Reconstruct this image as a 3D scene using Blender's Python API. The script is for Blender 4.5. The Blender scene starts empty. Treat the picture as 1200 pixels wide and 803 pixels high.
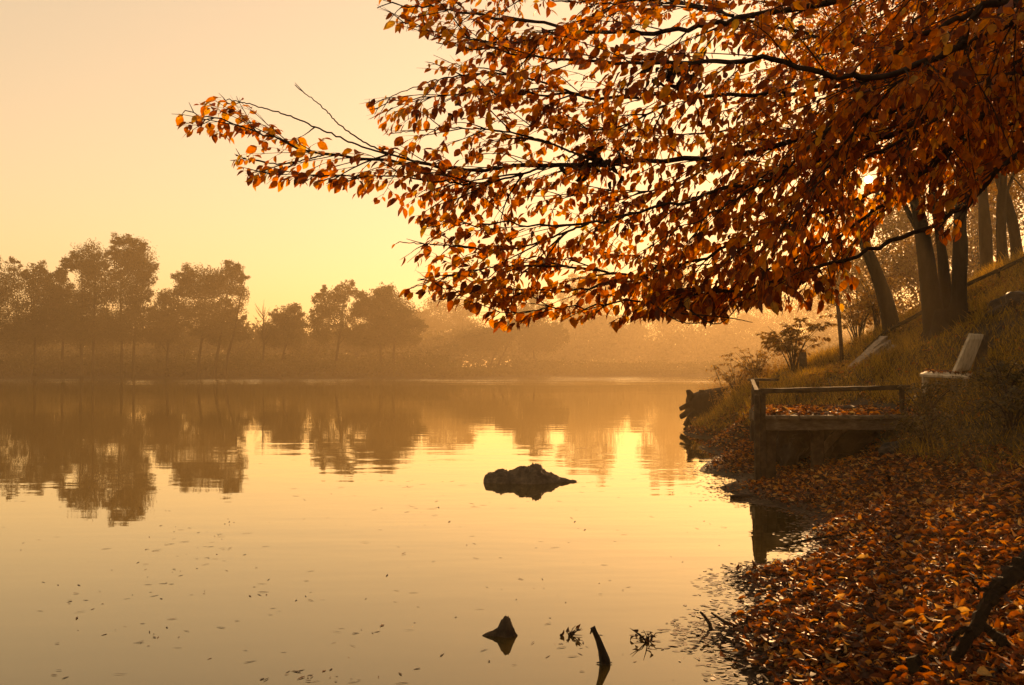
import bpy, math, random
import numpy as np
from mathutils import Vector, Matrix, noise
rng = np.random.default_rng(7)
random.seed(7)
S = bpy.context.scene
COL = S.collection
PI = math.pi
# ------------------------------------------------------------------ camera
F = 1167.0; H = 1.5; PITCH = math.atan(30.5 / F)
cam = bpy.data.cameras.new('camera'); cam.lens = 35.0; cam.sensor_width = 36.0
cam.clip_start = 0.05; cam.clip_end = 8000
co = bpy.data.objects.new('camera', cam); COL.objects.link(co)
co.location = (0, 0, H); co.rotation_euler = (PI / 2 + PITCH, 0, 0)
S.camera = co
CP, SP = math.cos(PITCH), math.sin(PITCH)
def ray(px, py):
    a = (px - 600) / F; b = (401.5 - py) / F
    return np.array([a, CP - b * SP, SP + b * CP])
def at(px, py, D):                         # world point seen at px,py at a distance D ahead
    d = ray(px, py); d = d * (D / d[1]); return np.array([d[0], D, H + d[2]])
def gp(px, py, z=0.0):                     # world point on the level z
    d = ray(px, py); t = (z - H) / d[2]; return np.array([d[0] * t, d[1] * t, z])
def proj(P):
    P = np.asarray(P, float); x = P[..., 0]; y = P[..., 1]; z = P[..., 2] - H
    dep = np.maximum(y * CP + z * SP, 0.05); up = -y * SP + z * CP
    return 600 + F * x / dep, 401.5 - F * up / dep
SUN = ray(1018, 210); SUN = SUN / np.linalg.norm(SUN)
SUN_EL = math.asin(SUN[2]); SUN_AZ = math.atan2(SUN[0], SUN[1])

# ------------------------------------------------------------------ objects
def tag(o, label=None, cat=None, group=None, kind=None):
    if label: o['label'] = label
    if cat: o['category'] = cat
    if group: o['group'] = group
    if kind: o['kind'] = kind
    return o
def empty(name, loc, label, cat, group=None):
    o = bpy.data.objects.new(name, None); COL.objects.link(o); o.location = loc
    o.empty_display_size = 0.2
    return tag(o, label, cat, group)
def link(name, me, mat, parent=None):
    if mat: me.materials.append(mat)
    o = bpy.data.objects.new(name, me); COL.objects.link(o)
    if parent is not None:
        o.parent = parent
        off = Vector(parent.location)
        if parent.parent is not None: off = off + Vector(parent.parent.location)
        o.location = -off
    return o
class MB:
    def __init__(s): s.v = []; s.f = []
    def add(s, vs, fs):
        n = len(s.v); s.v += [tuple(map(float, v)) for v in vs]; s.f += [tuple(n + i for i in f) for f in fs]
        return s
    def tube(s, pts, rad, sides=6, cap=True, rough=0.0, seed=0, flat=None):
        pts = [Vector(p) for p in pts]; n = len(pts)
        if n < 2: return s
        if np.isscalar(rad): rad = [rad] * n
        base = len(s.v); up = None
        for i, p in enumerate(pts):
            t = (pts[min(i + 1, n - 1)] - pts[max(i - 1, 0)])
            if t.length < 1e-9: t = Vector((0, 0, 1))
            t.normalize()
            if up is None:
                a = Vector((0, 0, 1)) if abs(t.z) < 0.9 else Vector((1, 0, 0))
                up = a - t * a.dot(t)
            else:
                up = up - t * up.dot(t)
            up.normalize(); sd = t.cross(up)
            for k in range(sides):
                an = 2 * PI * k / sides
                r = rad[i]
                if rough:
                    r *= 1 + rough * noise.noise(Vector((p.x * 3 + math.cos(an) * 1.3 + seed, p.y * 3 + math.sin(an) * 1.3, p.z * 1.6))) * 2
                q = p + up * (math.cos(an) * r) + sd * (math.sin(an) * r * (flat or 1))
                s.v.append(tuple(q))
        for i in range(n - 1):
            for k in range(sides):
                a = base + i * sides + k; b = base + i * sides + (k + 1) % sides
                s.f.append((a, b, b + sides, a + sides))
        if cap:
            s.f.append(tuple(base + k for k in reversed(range(sides))))
            s.f.append(tuple(base + (n - 1) * sides + k for k in range(sides)))
        return s
    def bar(s, a, b, w, h, rough=0.004, seg=6, seed=0, taper=1.0, upv=(0, 0, 1)):
        """a sawn timber from a to b, width w (level), height h, slightly uneven, chamfered"""
        a = Vector(a); b = Vector(b); t = (b - a).normalized(); u = Vector(upv)
        if abs(t.dot(u)) > 0.95: u = Vector((0, 1, 0))
        u = (u - t * u.dot(t)).normalized(); sd = t.cross(u)
        base = len(s.v); c = min(w, h) * 0.12
        prof = [(-w/2 + c, -h/2), (w/2 - c, -h/2), (w/2, -h/2 + c), (w/2, h/2 - c), (w/2 - c, h/2), (-w/2 + c, h/2), (-w/2, h/2 - c), (-w/2, -h/2 + c)]
        for i in range(seg + 1):
            f = i / seg; p = a.lerp(b, f); k = 1 + (taper - 1) * f
            for j, (x, z) in enumerate(prof):
                q = p + sd * x * k + u * z * k
                nn = noise.noise_vector(q * 5 + Vector((seed, j * 0.37, 0)))
                s.v.append(tuple(q + nn * rough * 1.6))
        for i in range(seg):
            for j in range(8):
                A = base + i * 8 + j; B = base + i * 8 + (j + 1) % 8
                s.f.append((A, B, B + 8, A + 8))
        s.f.append(tuple(base + k for k in reversed(range(8)))); s.f.append(tuple(base + seg * 8 + k for k in range(8)))
        return s
    def build(s, name, mat, parent=None, smooth=False):
        me = bpy.data.meshes.new(name); me.from_pydata(s.v, [], s.f); me.update()
        if smooth:
            me.polygons.foreach_set('use_smooth', [True] * len(me.polygons))
        return link(name, me, mat, parent)
def tri_mesh(name, V, T, mat, parent=None, smooth=False):
    me = bpy.data.meshes.new(name)
    V = np.asarray(V, np.float32); T = np.asarray(T, np.int32)
    me.vertices.add(len(V)); me.vertices.foreach_set('co', V.ravel())
    me.loops.add(T.size); me.loops.foreach_set('vertex_index', T.ravel())
    k = T.shape[1]
    me.polygons.add(len(T)); me.polygons.foreach_set('loop_start', np.arange(0, T.size, k, dtype=np.int32))
    if smooth: me.polygons.foreach_set('use_smooth', np.ones(len(T), bool))
    me.update(calc_edges=True); me.validate()
    return link(name, me, mat, parent)

def smoothpath(pts, n):
    pts = np.array([np.asarray(p, float) for p in pts]); m = len(pts)
    out = []
    P = np.vstack([2 * pts[0] - pts[1], pts, 2 * pts[-1] - pts[-2]])
    seg = np.linspace(0, m - 1 - 1e-6, n)
    for s in seg:
        i = int(s); t = s - i; a, b_, c_, d_ = P[i], P[i + 1], P[i + 2], P[i + 3]
        out.append(.5 * ((2 * b_) + (-a + c_) * t + (2 * a - 5 * b_ + 4 * c_ - d_) * t * t + (-a + 3 * b_ - 3 * c_ + d_) * t ** 3))
    return np.array(out)
# leaf templates: columns length, width, lift
def beech_template(fold=0.10, curl=0.18):
    xs = [0, .12, .34, .62, .86, 1.0]; ws = [0, .17, .30, .27, .12, 0]
    v = []; mid = []; lf = []; rt = []
    for x, w in zip(xs, ws):
        mid.append(len(v)); v.append((x, 0, -curl * x * x))
        if w > 0:
            lf.append(len(v)); v.append((x, w, fold * w / .3 - curl * x * x))
            rt.append(len(v)); v.append((x, -w, fold * w / .3 - curl * x * x))
        else: lf.append(None); rt.append(None)
    t = []
    for i in range(5):
        for side, arr in ((1, lf), (-1, rt)):
            a, b = mid[i], mid[i + 1]; c, d = arr[i], arr[i + 1]
            q = [a, b] + ([d] if d is not None else []) + ([c] if c is not None else [])
            if side < 0: q = q[::-1]
            for j in range(1, len(q) - 1): t.append((q[0], q[j], q[j + 1]))
    return np.array(v, float), np.array(t)
def diamond_template(fold=0.12):
    v = [(0, 0, 0), (.45, .26, fold), (1, 0, -.08), (.45, -.26, fold), (.5, 0, 0)]
    return np.array(v, float), np.array([(0, 4, 1), (1, 4, 2), (0, 3, 4), (3, 2, 4)])
def blade_template():
    v = [(0, .5, 0), (0, -.5, 0), (.5, .38, .10), (.5, -.38, .10), (1, 0, .42)]
    return np.array(v, float), np.array([(0, 1, 3), (0, 3, 2), (2, 3, 4)])
BEECH = beech_template(); CUP = beech_template(-.12, -.25); ROLL = beech_template(.42, .1); FLAT = beech_template(0.01, 0.03); BEECH_C = beech_template(0.22, 0.45); DIA = diamond_template(); BLADE = blade_template()
def norm(a): return a / np.maximum(np.linalg.norm(a, axis=-1, keepdims=True), 1e-9)
def leaf_arrays(P, D, N, size, width, tpl):
    P = np.asarray(P, float); D = norm(np.asarray(D, float)); N = np.asarray(N, float)
    N = norm(N - D * (N * D).sum(1, keepdims=True)); B = np.cross(N, D)
    size = np.broadcast_to(size, (len(P),)); width = np.broadcast_to(width, (len(P),))
    tv, tt = tpl
    V = (P[:, None] + D[:, None] * (tv[None, :, 0, None] * size[:, None, None])
         + B[:, None] * (tv[None, :, 1, None] * width[:, None, None])
         + N[:, None] * (tv[None, :, 2, None] * size[:, None, None]))
    T = tt[None] + (np.arange(len(P)) * len(tv))[:, None, None]
    return V.reshape(-1, 3), T.reshape(-1, 3)
def leaves(name, P, D, N, size, width, tpl, mat, parent=None):
    V, T = leaf_arrays(P, D, N, size, width, tpl)
    return tri_mesh(name, V, T, mat, parent)
def rdir(n, zs=1.0):
    a = rng.normal(size=(n, 3)); a[:, 2] *= zs; return norm(a)
def sunhole(P, r=13.0):
    x, y = proj(P); return np.hypot(x - 1018, y - 210) > r

# ------------------------------------------------------------------ materials
def mat_new(name):
    m = bpy.data.materials.new(name); m.use_nodes = True; nt = m.node_tree; nt.nodes.clear()
    out = nt.nodes.new('ShaderNodeOutputMaterial'); return m, nt, out
def ramp(nt, stops, src):
    r = nt.nodes.new('ShaderNodeValToRGB'); e = r.color_ramp.elements
    while len(e) < len(stops): e.new(0.5)
    for k, (p, c) in zip(e, stops): k.position = p; k.color = (*c, 1)
    nt.links.new(src, r.inputs[0]); return r.outputs[0]
def leaf_mat(name, stops, trans=0.5, tgain=1.0, rough=0.5, spec=0.3):
    m, nt, out = mat_new(name); L = nt.links
    g = nt.nodes.new('ShaderNodeNewGeometry')
    c = ramp(nt, stops, g.outputs['Random Per Island'])
    tc = nt.nodes.new('ShaderNodeTexCoord'); nz = nt.nodes.new('ShaderNodeTexNoise'); nz.inputs['Scale'].default_value = 45; nz.inputs['Detail'].default_value = 3
    L.new(tc.outputs['Object'], nz.inputs['Vector'])
    mr = nt.nodes.new('ShaderNodeMapRange'); mr.inputs[1].default_value = .3; mr.inputs[2].default_value = .7; mr.inputs[3].default_value = .6; mr.inputs[4].default_value = 1.15
    L.new(nz.outputs[0], mr.inputs[0])
    mx = nt.nodes.new('ShaderNodeMix'); mx.data_type = 'RGBA'; mx.blend_type = 'MULTIPLY'; mx.inputs[0].default_value = 1
    L.new(c, mx.inputs[6]); L.new(mr.outputs[0], mx.inputs[7]); c = mx.outputs[2]
    p = nt.nodes.new('ShaderNodeBsdfPrincipled'); p.inputs['Roughness'].default_value = rough; p.inputs['Specular IOR Level'].default_value = spec
    L.new(c, p.inputs['Base Color'])
    t = nt.nodes.new('ShaderNodeBsdfTranslucent'); tm = nt.nodes.new('ShaderNodeMix'); tm.data_type = 'RGBA'; tm.blend_type = 'MULTIPLY'
    tm.inputs[0].default_value = 1; tm.inputs[7].default_value = (tgain, tgain * .9, tgain * .55, 1)
    L.new(c, tm.inputs[6]); L.new(tm.outputs[2], t.inputs['Color'])
    ms = nt.nodes.new('ShaderNodeMixShader'); ms.inputs[0].default_value = trans
    L.new(p.outputs[0], ms.inputs[1]); L.new(t.outputs[0], ms.inputs[2]); L.new(ms.outputs[0], out.inputs[0])
    return m
def rough_mat(name, c1, c2, scale=4, rough=0.85, bump=0.4, stretch=(1, 1, 1), spec=0.08, detail=8, bscale=None, c3=None, dist=0.02):
    m, nt, out = mat_new(name); L = nt.links
    tc = nt.nodes.new('ShaderNodeTexCoord'); mp = nt.nodes.new('ShaderNodeMapping'); mp.inputs['Scale'].default_value = stretch
    L.new(tc.outputs['Object'], mp.inputs[0])
    nz = nt.nodes.new('ShaderNodeTexNoise'); nz.inputs['Scale'].default_value = scale; nz.inputs['Detail'].default_value = detail; nz.inputs['Roughness'].default_value = .65
    L.new(mp.outputs[0], nz.inputs['Vector'])
    st = [(.3, c1), (.7, c2)] if c3 is None else [(.25, c1), (.5, c2), (.72, c3)]
    c = ramp(nt, st, nz.outputs[0])
    n2 = nt.nodes.new('ShaderNodeTexNoise'); n2.inputs['Scale'].default_value = bscale or scale * 4; n2.inputs['Detail'].default_value = 8; n2.inputs['Roughness'].default_value = .7
    L.new(mp.outputs[0], n2.inputs['Vector'])
    b = nt.nodes.new('ShaderNodeBump'); b.inputs['Strength'].default_value = bump; b.inputs['Distance'].default_value = dist
    L.new(n2.outputs[0], b.inputs['Height'])
    p = nt.nodes.new('ShaderNodeBsdfPrincipled'); p.inputs['Roughness'].default_value = rough; p.inputs['Specular IOR Level'].default_value = spec
    L.new(c, p.inputs['Base Color']); L.new(b.outputs[0], p.inputs['Normal']); L.new(p.outputs[0], out.inputs[0])
    return m
M = {}
M['beech'] = leaf_mat('copper_beech_leaf', [(0, (.08, .020, .007)), (.25, (.30, .068, .010)), (.6, (.58, .165, .016)), (.9, (.64, .25, .03)), (1, (.62, .37, .07))], .66, 1.6, .42, .3)
M['litter'] = leaf_mat('fallen_leaf', [(0, (.025, .010, .006)), (.45, (.09, .025, .009)), (.65, (.26, .068, .013)), (.8, (.50, .148, .020)), (.92, (.62, .25, .04)), (1, (.66, .42, .16))], .4, 1.4, .55, .25)
M['litter_dark'] = leaf_mat('sodden_leaf', [(0, (.02, .010, .005)), (.6, (.06, .024, .010)), (1, (.17, .06, .018))], .1, 1.0, .6, .15)
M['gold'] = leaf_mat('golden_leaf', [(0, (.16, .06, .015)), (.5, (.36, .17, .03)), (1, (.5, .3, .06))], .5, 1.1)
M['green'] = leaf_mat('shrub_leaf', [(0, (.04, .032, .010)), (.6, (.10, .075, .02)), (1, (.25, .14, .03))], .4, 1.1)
M['far'] = leaf_mat('distant_leaf', [(0, (.05, .045, .015)), (1, (.11, .085, .03))], .3, 1.0, .7, .1)
M['grass'] = leaf_mat('grass_blade', [(0, (.06, .038, .010)), (.4, (.22, .135, .028)), (.8, (.40, .24, .045)), (1, (.52, .30, .06))], .6, 1.6, .5, .2)
M['dry'] = leaf_mat('dry_stalk', [(0, (.12, .07, .025)), (1, (.3, .18, .07))], .3)
M['bark'] = rough_mat('bark', (.010, .007, .004), (.036, .025, .016), 7, .9, .9, (1, 1, .35), bscale=26, dist=.03)
M['twig'] = rough_mat('twig_bark', (.03, .018, .012), (.07, .045, .03), 20, .8, .3)
M['charred'] = rough_mat('wet_black_bark', (.008, .006, .004), (.035, .024, .016), 14, .8, 1.0, bscale=60, dist=.012)
M['timber'] = rough_mat('weathered_timber', (.018, .012, .007), (.055, .037, .023), 9, .85, .8, (1, 1, 1), bscale=50, c3=(.12, .082, .05), dist=.01)
M['paletimber'] = rough_mat('grey_timber', (.14, .10, .07), (.42, .32, .22), 6, .8, .6, (2, 2, .6), bscale=40, dist=.01)
M['white'] = rough_mat('flaking_white_paint', (.16, .11, .07), (.50, .40, .27), 5, .6, .3, (3, 3, 1), bscale=40, c3=(.68, .57, .42), dist=.005)
M['rock'] = rough_mat('wet_shade_rock', (.008, .006, .004), (.038, .027, .018), 6, .55, .9, bscale=22, dist=.02, spec=.15)  # near-black: the shade under the jetty is put into the boulder colour
M['lake_rock'] = rough_mat('lit_tone_rock', (.018, .013, .009), (.09, .065, .042), 9, .7, 1.0, bscale=30, c3=(.20, .145, .09), dist=.03, spec=.15)  # lit top of the lake rock put into a lighter, mottled colour
M['greytimber'] = rough_mat('silvered_boards', (.04, .028, .018), (.13, .095, .065), 7, .85, .8, (1, 3, 3), bscale=40, c3=(.24, .18, .12), dist=.01)
M['iron'] = rough_mat('rusty_iron', (.03, .02, .015), (.10, .05, .03), 20, .6, .2)

# ------------------------------------------------------------------ terrain
shore = [gp(*p) for p in [(880, 803), (862, 775), (830, 742), (850, 722), (872, 700), (862, 668), (925, 662), (952, 640), (940, 600), (888, 592), (845, 572), (820, 553), (845, 535), (872, 519)]]
C = [tuple(p) for p in shore]
for p in shore:
    C.append((p[0] - .8, p[1], -.14)); C.append((p[0] - 3.0, p[1] + .3, -.6))
C += [(1.2, 3.2, .0), (1.0, 1.5, .02), (.6, 0, .05), (.2, -2, .1), (-1.5, 0, -.3), (-4, 2, -.9), (-6, 12, -1.1), (-6, 30, -1.2), (-2, 22, -1.1), (1.5, 24, -.9), (2, 32, -1.1), (-5, -6, -.5)]
for q in [(1200, 803, .40), (1040, 803, .17), (1000, 700, .13), (1200, 700, .42), (1000, 620, .12), (1000, 660, .13), (1100, 600, .25), (1200, 600, .48), (1100, 560, .33), (930, 560, .06), (1000, 545, .16)]:
    C.append(tuple(gp(*q)))
C += [(3.6, 13.6, .05), (4.4, 13.4, .2), (5.0, 13.2, .5), (5.5, 13.2, .82), (6.5, 13, 1.2), (5.2, 11.4, .6), (6.1, 11.2, .95), (5.6, 9, .85), (4.6, 7.5, .8), (5, 15, .66), (5.7, 15, .92), (4.5, 16.2, .45), (4.3, 18, .3), (4.06, 17.2, .2),
      (6.6, 15, 1.12), (5.6, 17.2, 1.02), (5.0, 18.2, .98), (4.9, 20, .85), (4.6, 22, .3), (5.5, 24, .85), (6.27, 24, 1.30), (7.26, 22, 1.54), (8.48, 22, 2.35), (8.22, 19, 2.2),
      (11.7, 24, 3.85), (11.3, 22, 3.9), (9.26, 18, 2.8), (7.7, 15, 1.65), (7.57, 17, 1.70), (7.2, 20, 1.53), (16, 22, 5), (20, 18, 5.5), (20, 5, 4), (8, 5, 1.9), (5, 3, 1.0), (3, 0, .6), (9, 11, 2.1), (13, 14, 3.6),
      (6.0, 26.0, .75), (5.5, 27.6, .60), (4.9, 27.4, .02), (5.2, 25.4, .04), (5.8, 29.6, .05), (7, 28, 1.0), (8, 30, 1.0), (8.0, 34.5, .0), (7, 33, -.2), (5, 33, -.7), (3.6, 28, -.6), (10, 36, .9), (10, 26, 2.2), (13, 33, 2.6), (18, 40, 3), (30, 30, 5), (25, 50, 3), (12, 48, -.3), (8, 48, -1)]
C = np.array(C, float)
_k = lambda a, b: np.sqrt(((a[:, None, :2] - b[None, :, :2]) ** 2).sum(-1) + .04)
A = _k(C, C); n_ = len(C)
A2 = np.zeros((n_ + 1, n_ + 1)); A2[:n_, :n_] = A + np.eye(n_) * -.02; A2[:n_, n_] = 1; A2[n_, :n_] = 1
W = np.linalg.solve(A2, np.append(C[:, 2], 0))
def fnoise(x, y, s, seed=0):
    r = np.zeros_like(x)
    rr = np.random.default_rng(seed)
    for k in range(7):
        a = rr.uniform(0, 2 * PI); fr = s * rr.uniform(.6, 1.9); ph = rr.uniform(0, 6.28); a2 = a + 1.9
        r += np.sin((x * math.cos(a) + y * math.sin(a)) * fr + ph) * np.cos((x * math.cos(a2) + y * math.sin(a2)) * fr * .7 + ph * 2)
    return r / 7
def sm(a, b, x):
    t = np.clip((x - a) / (b - a), 0, 1); return t * t * (3 - 2 * t)
def far_shore(x): return 150 + 40 * sm(-12, 10, x) + 2.5 * np.sin(x * .08) - 14 * sm(20, 50, x)
def ground(x, y):
    x = np.asarray(x, float); y = np.asarray(y, float); shp = x.shape; x = x.ravel(); y = y.ravel()
    z = np.zeros_like(x)
    d = np.hypot(x - 5, y - 14)
    m = d < 60
    if m.any():
        xx, yy = x[m], y[m]; zz = np.empty_like(xx)
        for i in range(0, len(xx), 20000):
            q = np.stack([xx[i:i + 20000], yy[i:i + 20000]], 1); zz[i:i + 20000] = _k(q, C[:, :2]) @ W[:-1] + W[-1]
        land = sm(-.05, .5, zz)
        zz = zz + fnoise(xx, yy, 2.2, 1) * .05 * (.3 + land) + fnoise(xx, yy, 7, 2) * .018 * (.3 + land)
        z[m] = zz
    sd = np.minimum(np.minimum(far_shore(x) - y, (9 + .29 * y) - x), np.minimum(x + 170, y + 8 - 0 * x))   # >0 inside the lake
    zf = np.clip(-sd * .16, -1.4, 1.3) + .5 * sm(0, 60, -sd) + fnoise(x, y, .12, 5) * .25 * sm(0, 20, -sd)
    w = sm(34, 52, d); z = z * (1 - w) + zf * w
    return z.reshape(shp)
def gz(x, y): return float(ground(np.array([x]), np.array([y]))[0])
def axis(segs):
    o = []
    for a, b, s in segs: o += list(np.arange(a, b, s))
    return np.array(o + [segs[-1][1]])
gx = axis([(-1500, -300, 100), (-300, -60, 10), (-60, -6, 2), (-6, 0, .5), (0, 12, .11), (12, 20, .4), (20, 80, 3), (80, 300, 12), (300, 1500, 100)])
gy = axis([(-600, -60, 60), (-60, -8, 4), (-8, 3, .6), (3, 14, .11), (14, 30, .2), (30, 60, 1), (60, 130, 5), (130, 215, 2.5), (215, 400, 15), (400, 1600, 100)])
GX, GY = np.meshgrid(gx, gy); GZ = ground(GX, GY)
nx, ny = len(gx), len(gy)
idx = np.arange(nx * ny).reshape(ny, nx)
Q = np.stack([idx[:-1, :-1], idx[:-1, 1:], idx[1:, 1:], idx[1:, :-1]], -1).reshape(-1, 4)
M['soil'] = rough_mat('leafy_soil', (.014, .009, .006), (.04, .026, .014), 3.5, .8, .7, bscale=30, c3=(.09, .065, .03), dist=.03)
g = tri_mesh('ground', np.stack([GX, GY, GZ], -1).reshape(-1, 3), Q, M['soil'], smooth=True); tag(g, kind='structure')

# water
def water_mat():
    m, nt, out = mat_new('still_lake_water'); L = nt.links
    tc = nt.nodes.new('ShaderNodeTexCoord')
    def nz(sc, st, det):
        mp = nt.nodes.new('ShaderNodeMapping'); mp.inputs['Scale'].default_value = st; L.new(tc.outputs['Object'], mp.inputs[0])
        n = nt.nodes.new('ShaderNodeTexNoise'); n.inputs['Scale'].default_value = sc; n.inputs['Detail'].default_value = det; L.new(mp.outputs[0], n.inputs['Vector']); return n.outputs[0]
    a = nz(.55, (1, 2.6, 1), 2); b = nz(3.0, (1, 2.2, 1), 2); c = nz(.05, (1, 2, 1), 2)
    rm = nt.nodes.new('ShaderNodeMapRange'); rm.inputs[1].default_value = .42; rm.inputs[2].default_value = .68; rm.inputs[3].default_value = .15; rm.inputs[4].default_value = 1.0; L.new(c, rm.inputs[0])
    s = nt.nodes.new('ShaderNodeMath'); s.operation = 'MULTIPLY_ADD'; s.inputs[1].default_value = .12; L.new(b, s.inputs[0]); L.new(a, s.inputs[2])
    s2 = nt.nodes.new('ShaderNodeMath'); s2.operation = 'MULTIPLY'; L.new(s.outputs[0], s2.inputs[0]); L.new(rm.outputs[0], s2.inputs[1])
    sx = nt.nodes.new('ShaderNodeSeparateXYZ'); L.new(tc.outputs['Object'], sx.inputs[0])     # ripples added off the far shore to brighten the misty waterline
    bz = nt.nodes.new('ShaderNodeMapRange'); bz.interpolation_type = 'SMOOTHSTEP'; bz.inputs[1].default_value = 78; bz.inputs[2].default_value = 128; bz.inputs[3].default_value = 1; bz.inputs[4].default_value = 26; L.new(sx.outputs[1], bz.inputs[0])
    s3 = nt.nodes.new('ShaderNodeMath'); s3.operation = 'MULTIPLY'; L.new(s2.outputs[0], s3.inputs[0]); L.new(bz.outputs[0], s3.inputs[1]); s2 = s3
    bp = nt.nodes.new('ShaderNodeBump'); bp.inputs['Strength'].default_value = 1; bp.inputs['Distance'].default_value = WATER_BUMP; L.new(s2.outputs[0], bp.inputs['Height'])
    gl = nt.nodes.new('ShaderNodeBsdfGlossy'); gl.inputs['Roughness'].default_value = .015; gl.inputs['Color'].default_value = (.95, .91, .76, 1); L.new(bp.outputs[0], gl.inputs['Normal'])
    df = nt.nodes.new('ShaderNodeBsdfDiffuse'); df.inputs['Color'].default_value = (.05, .034, .010, 1)
    fr = nt.nodes.new('ShaderNodeFresnel'); fr.inputs['IOR'].default_value = 2.0; L.new(bp.outputs[0], fr.inputs['Normal'])
    ms = nt.nodes.new('ShaderNodeMixShader'); fm = nt.nodes.new('ShaderNodeMath'); fm.operation = 'MULTIPLY_ADD'; fm.use_clamp = True; fm.inputs[1].default_value = 1.7; fm.inputs[2].default_value = -.17; L.new(fr.outputs[0], fm.inputs[0]); L.new(fm.outputs[0], ms.inputs[0]); L.new(df.outputs[0], ms.inputs[1]); L.new(gl.outputs[0], ms.inputs[2]); L.new(ms.outputs[0], out.inputs[0])
    return m
WATER_BUMP = .008
M['water'] = water_mat()
w = MB().add([(-210, -60, 0), (140, -60, 0), (140, 240, 0), (-210, 240, 0)], [(0, 1, 2, 3)]).build('water', M['water']); tag(w, kind='structure')

# ------------------------------------------------------------------ rocks and such
def rock(name, c, dims, seed, mat, label=None, cat=None, group=None, parent=None, rough=.35, sub=4, kind=None):
    import bmesh
    bm = bmesh.new(); bmesh.ops.create_icosphere(bm, subdivisions=sub, radius=1)
    for v in bm.verts:
        p = v.co.copy(); q = p * 1.1 + Vector((seed * 3.1, seed, 0))
        d = 1 + rough * noise.noise(q) * 1.6 + rough * .5 * noise.noise(q * 2.7) + rough * .25 * noise.noise(q * 7)
        d = 1 + (d - 1)
        v.co = Vector((p.x * dims[0] * d, p.y * dims[1] * d, p.z * dims[2] * d)) + Vector(c)
    me = bpy.data.meshes.new(name); bm.to_mesh(me); bm.free()
    o = link(name, me, mat, parent); tag(o, label, cat, group, kind); return o

# low jagged rocks: a ridge profile along the water, rounded across
def ridge(name, x0, x1, yc, prof, hgt, half, seed, label, cat, nz_=1.0, nxr=110, nyr=30):
    Lr = x1 - x0; V = []; Qd = []
    for i in range(nxr + 1):
        f = i / nxr; h = np.interp(f, [p[0] for p in prof], [p[1] for p in prof]); hf = half * (.12 + .88 * h ** .8)
        for j in range(nyr + 1):
            g_ = j / nyr * 2 - 1; e = max(0, 1 - abs(g_) ** 1.7)
            x = x0 + f * Lr; y = yc + g_ * hf; k = 1 / max(hgt, .08)
            n = noise.noise(Vector((x * 2.3 * k, y * 2.3 * k, seed))) * .16 + noise.noise(Vector((x * 6 * k, y * 6 * k, seed + 4))) * .10 + abs(noise.noise(Vector((x * 13 * k, y * 13 * k, seed)))) * .14
            V.append((x + n * .10 * hgt, y + n * hgt * .4, -.25 * hgt + hgt * (h + .25 + n * (.3 + h) * nz_ * 1.15) * e ** .7 if e > 0 else -.25 * hgt))
    for i in range(nxr):
        for j in range(nyr):
            k = i * (nyr + 1) + j; Qd.append((k, k + nyr + 1, k + nyr + 2, k + 1))
    o = MB().add(V, Qd).build(name, M['lake_rock']); tag(o, label, cat); return o
a0, a1 = gp(566, 567), gp(673, 560)
ridge('rock', a0[0], a1[0], a0[1] + .22, [(0, .15), (.015, .40), (.05, .52), (.10, .58), (.17, .74), (.22, .68), (.28, .66), (.33, .70), (.38, .88), (.44, .88), (.55, 1), (.62, .86), (.68, .60), (.75, .44), (.83, .27), (.92, .14), (1.0, .03)], .215, .30, 3.0, 'long low dark rock with a tapering end, alone out in the still lake', 'rock')
c = gp(592, 745)
ridge('stump', c[0] - .128, c[0] + .07, c[1], [(0, .04), (.1, .12), (.28, .24), (.42, .38), (.52, .72), (.62, .96), (.68, 1), (.78, .86), (.88, .42), (1, .04)], .108, .05, 9.0, 'small pointed dark stump tip breaking the mirror-still water', 'stump', .6)
b = MB(); c = gp(706, 778)
b.tube([c + [.02, 0, -.06], c + [.012, 0, .02], c + [-.004, 0, .07], c + [-.022, 0, .12], c + [-.040, 0, .158], c + [-.047, 0, .178], c + [-.058, 0, .172]], [.034, .030, .021, .016, .013, .014, .007], 12, rough=.3, seed=1)
b.tube([c + [-.044, 0, .176], c + [-.054, 0, .168], c + [-.062, 0, .15]], [.010, .006, .003], 6)
b.tube([c + [-.03, 0, .004], c + [0, 0, .01], c + [.05, 0, .006]], [.003, .006, .002], 5)
o = b.build('driftwood', M['rock']); tag(o, 'curved dark driftwood stick standing up out of the near water', 'driftwood')
def twig_cluster(px, py, n, s, seed, label):
    r = random.Random(seed); c = gp(px, py); b = MB()
    for i in range(n):
        a = r.uniform(0, 2 * PI); l = s * r.uniform(.4, 1); up = r.uniform(-.05, .75)
        e = c + [math.cos(a) * l, math.sin(a) * l * .6, up * l + .004]
        m_ = (c + e) / 2 + [r.uniform(-.2, .2) * s, 0, r.uniform(0, .15) * s]
        b.tube([c + [0, 0, -.01], m_, e], [.004, .003, .0012], 4)
    t = empty('floating_twigs', tuple(c), label, 'twigs'); b.build('stem', M['twig'], t)
    P = []; Dd = []
    for i in range(n):
        P.append(c + [r.uniform(-.6, .6) * s, r.uniform(-.4, .4) * s, r.uniform(.0, .45) * s]); Dd.append((r.uniform(-1, 1), r.uniform(-1, 1), r.uniform(-.6, .6)))
    leaves('foliage', P, Dd, rdir(n), .035, .03, BEECH_C, M['litter_dark'], t)
twig_cluster(667, 745, 9, .085, 3, 'little knot of dark twigs and leaves between two snags in the water')
twig_cluster(760, 752, 11, .13, 8, 'splayed dead twig with curled leaves floating just off the leafy shore')
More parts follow.
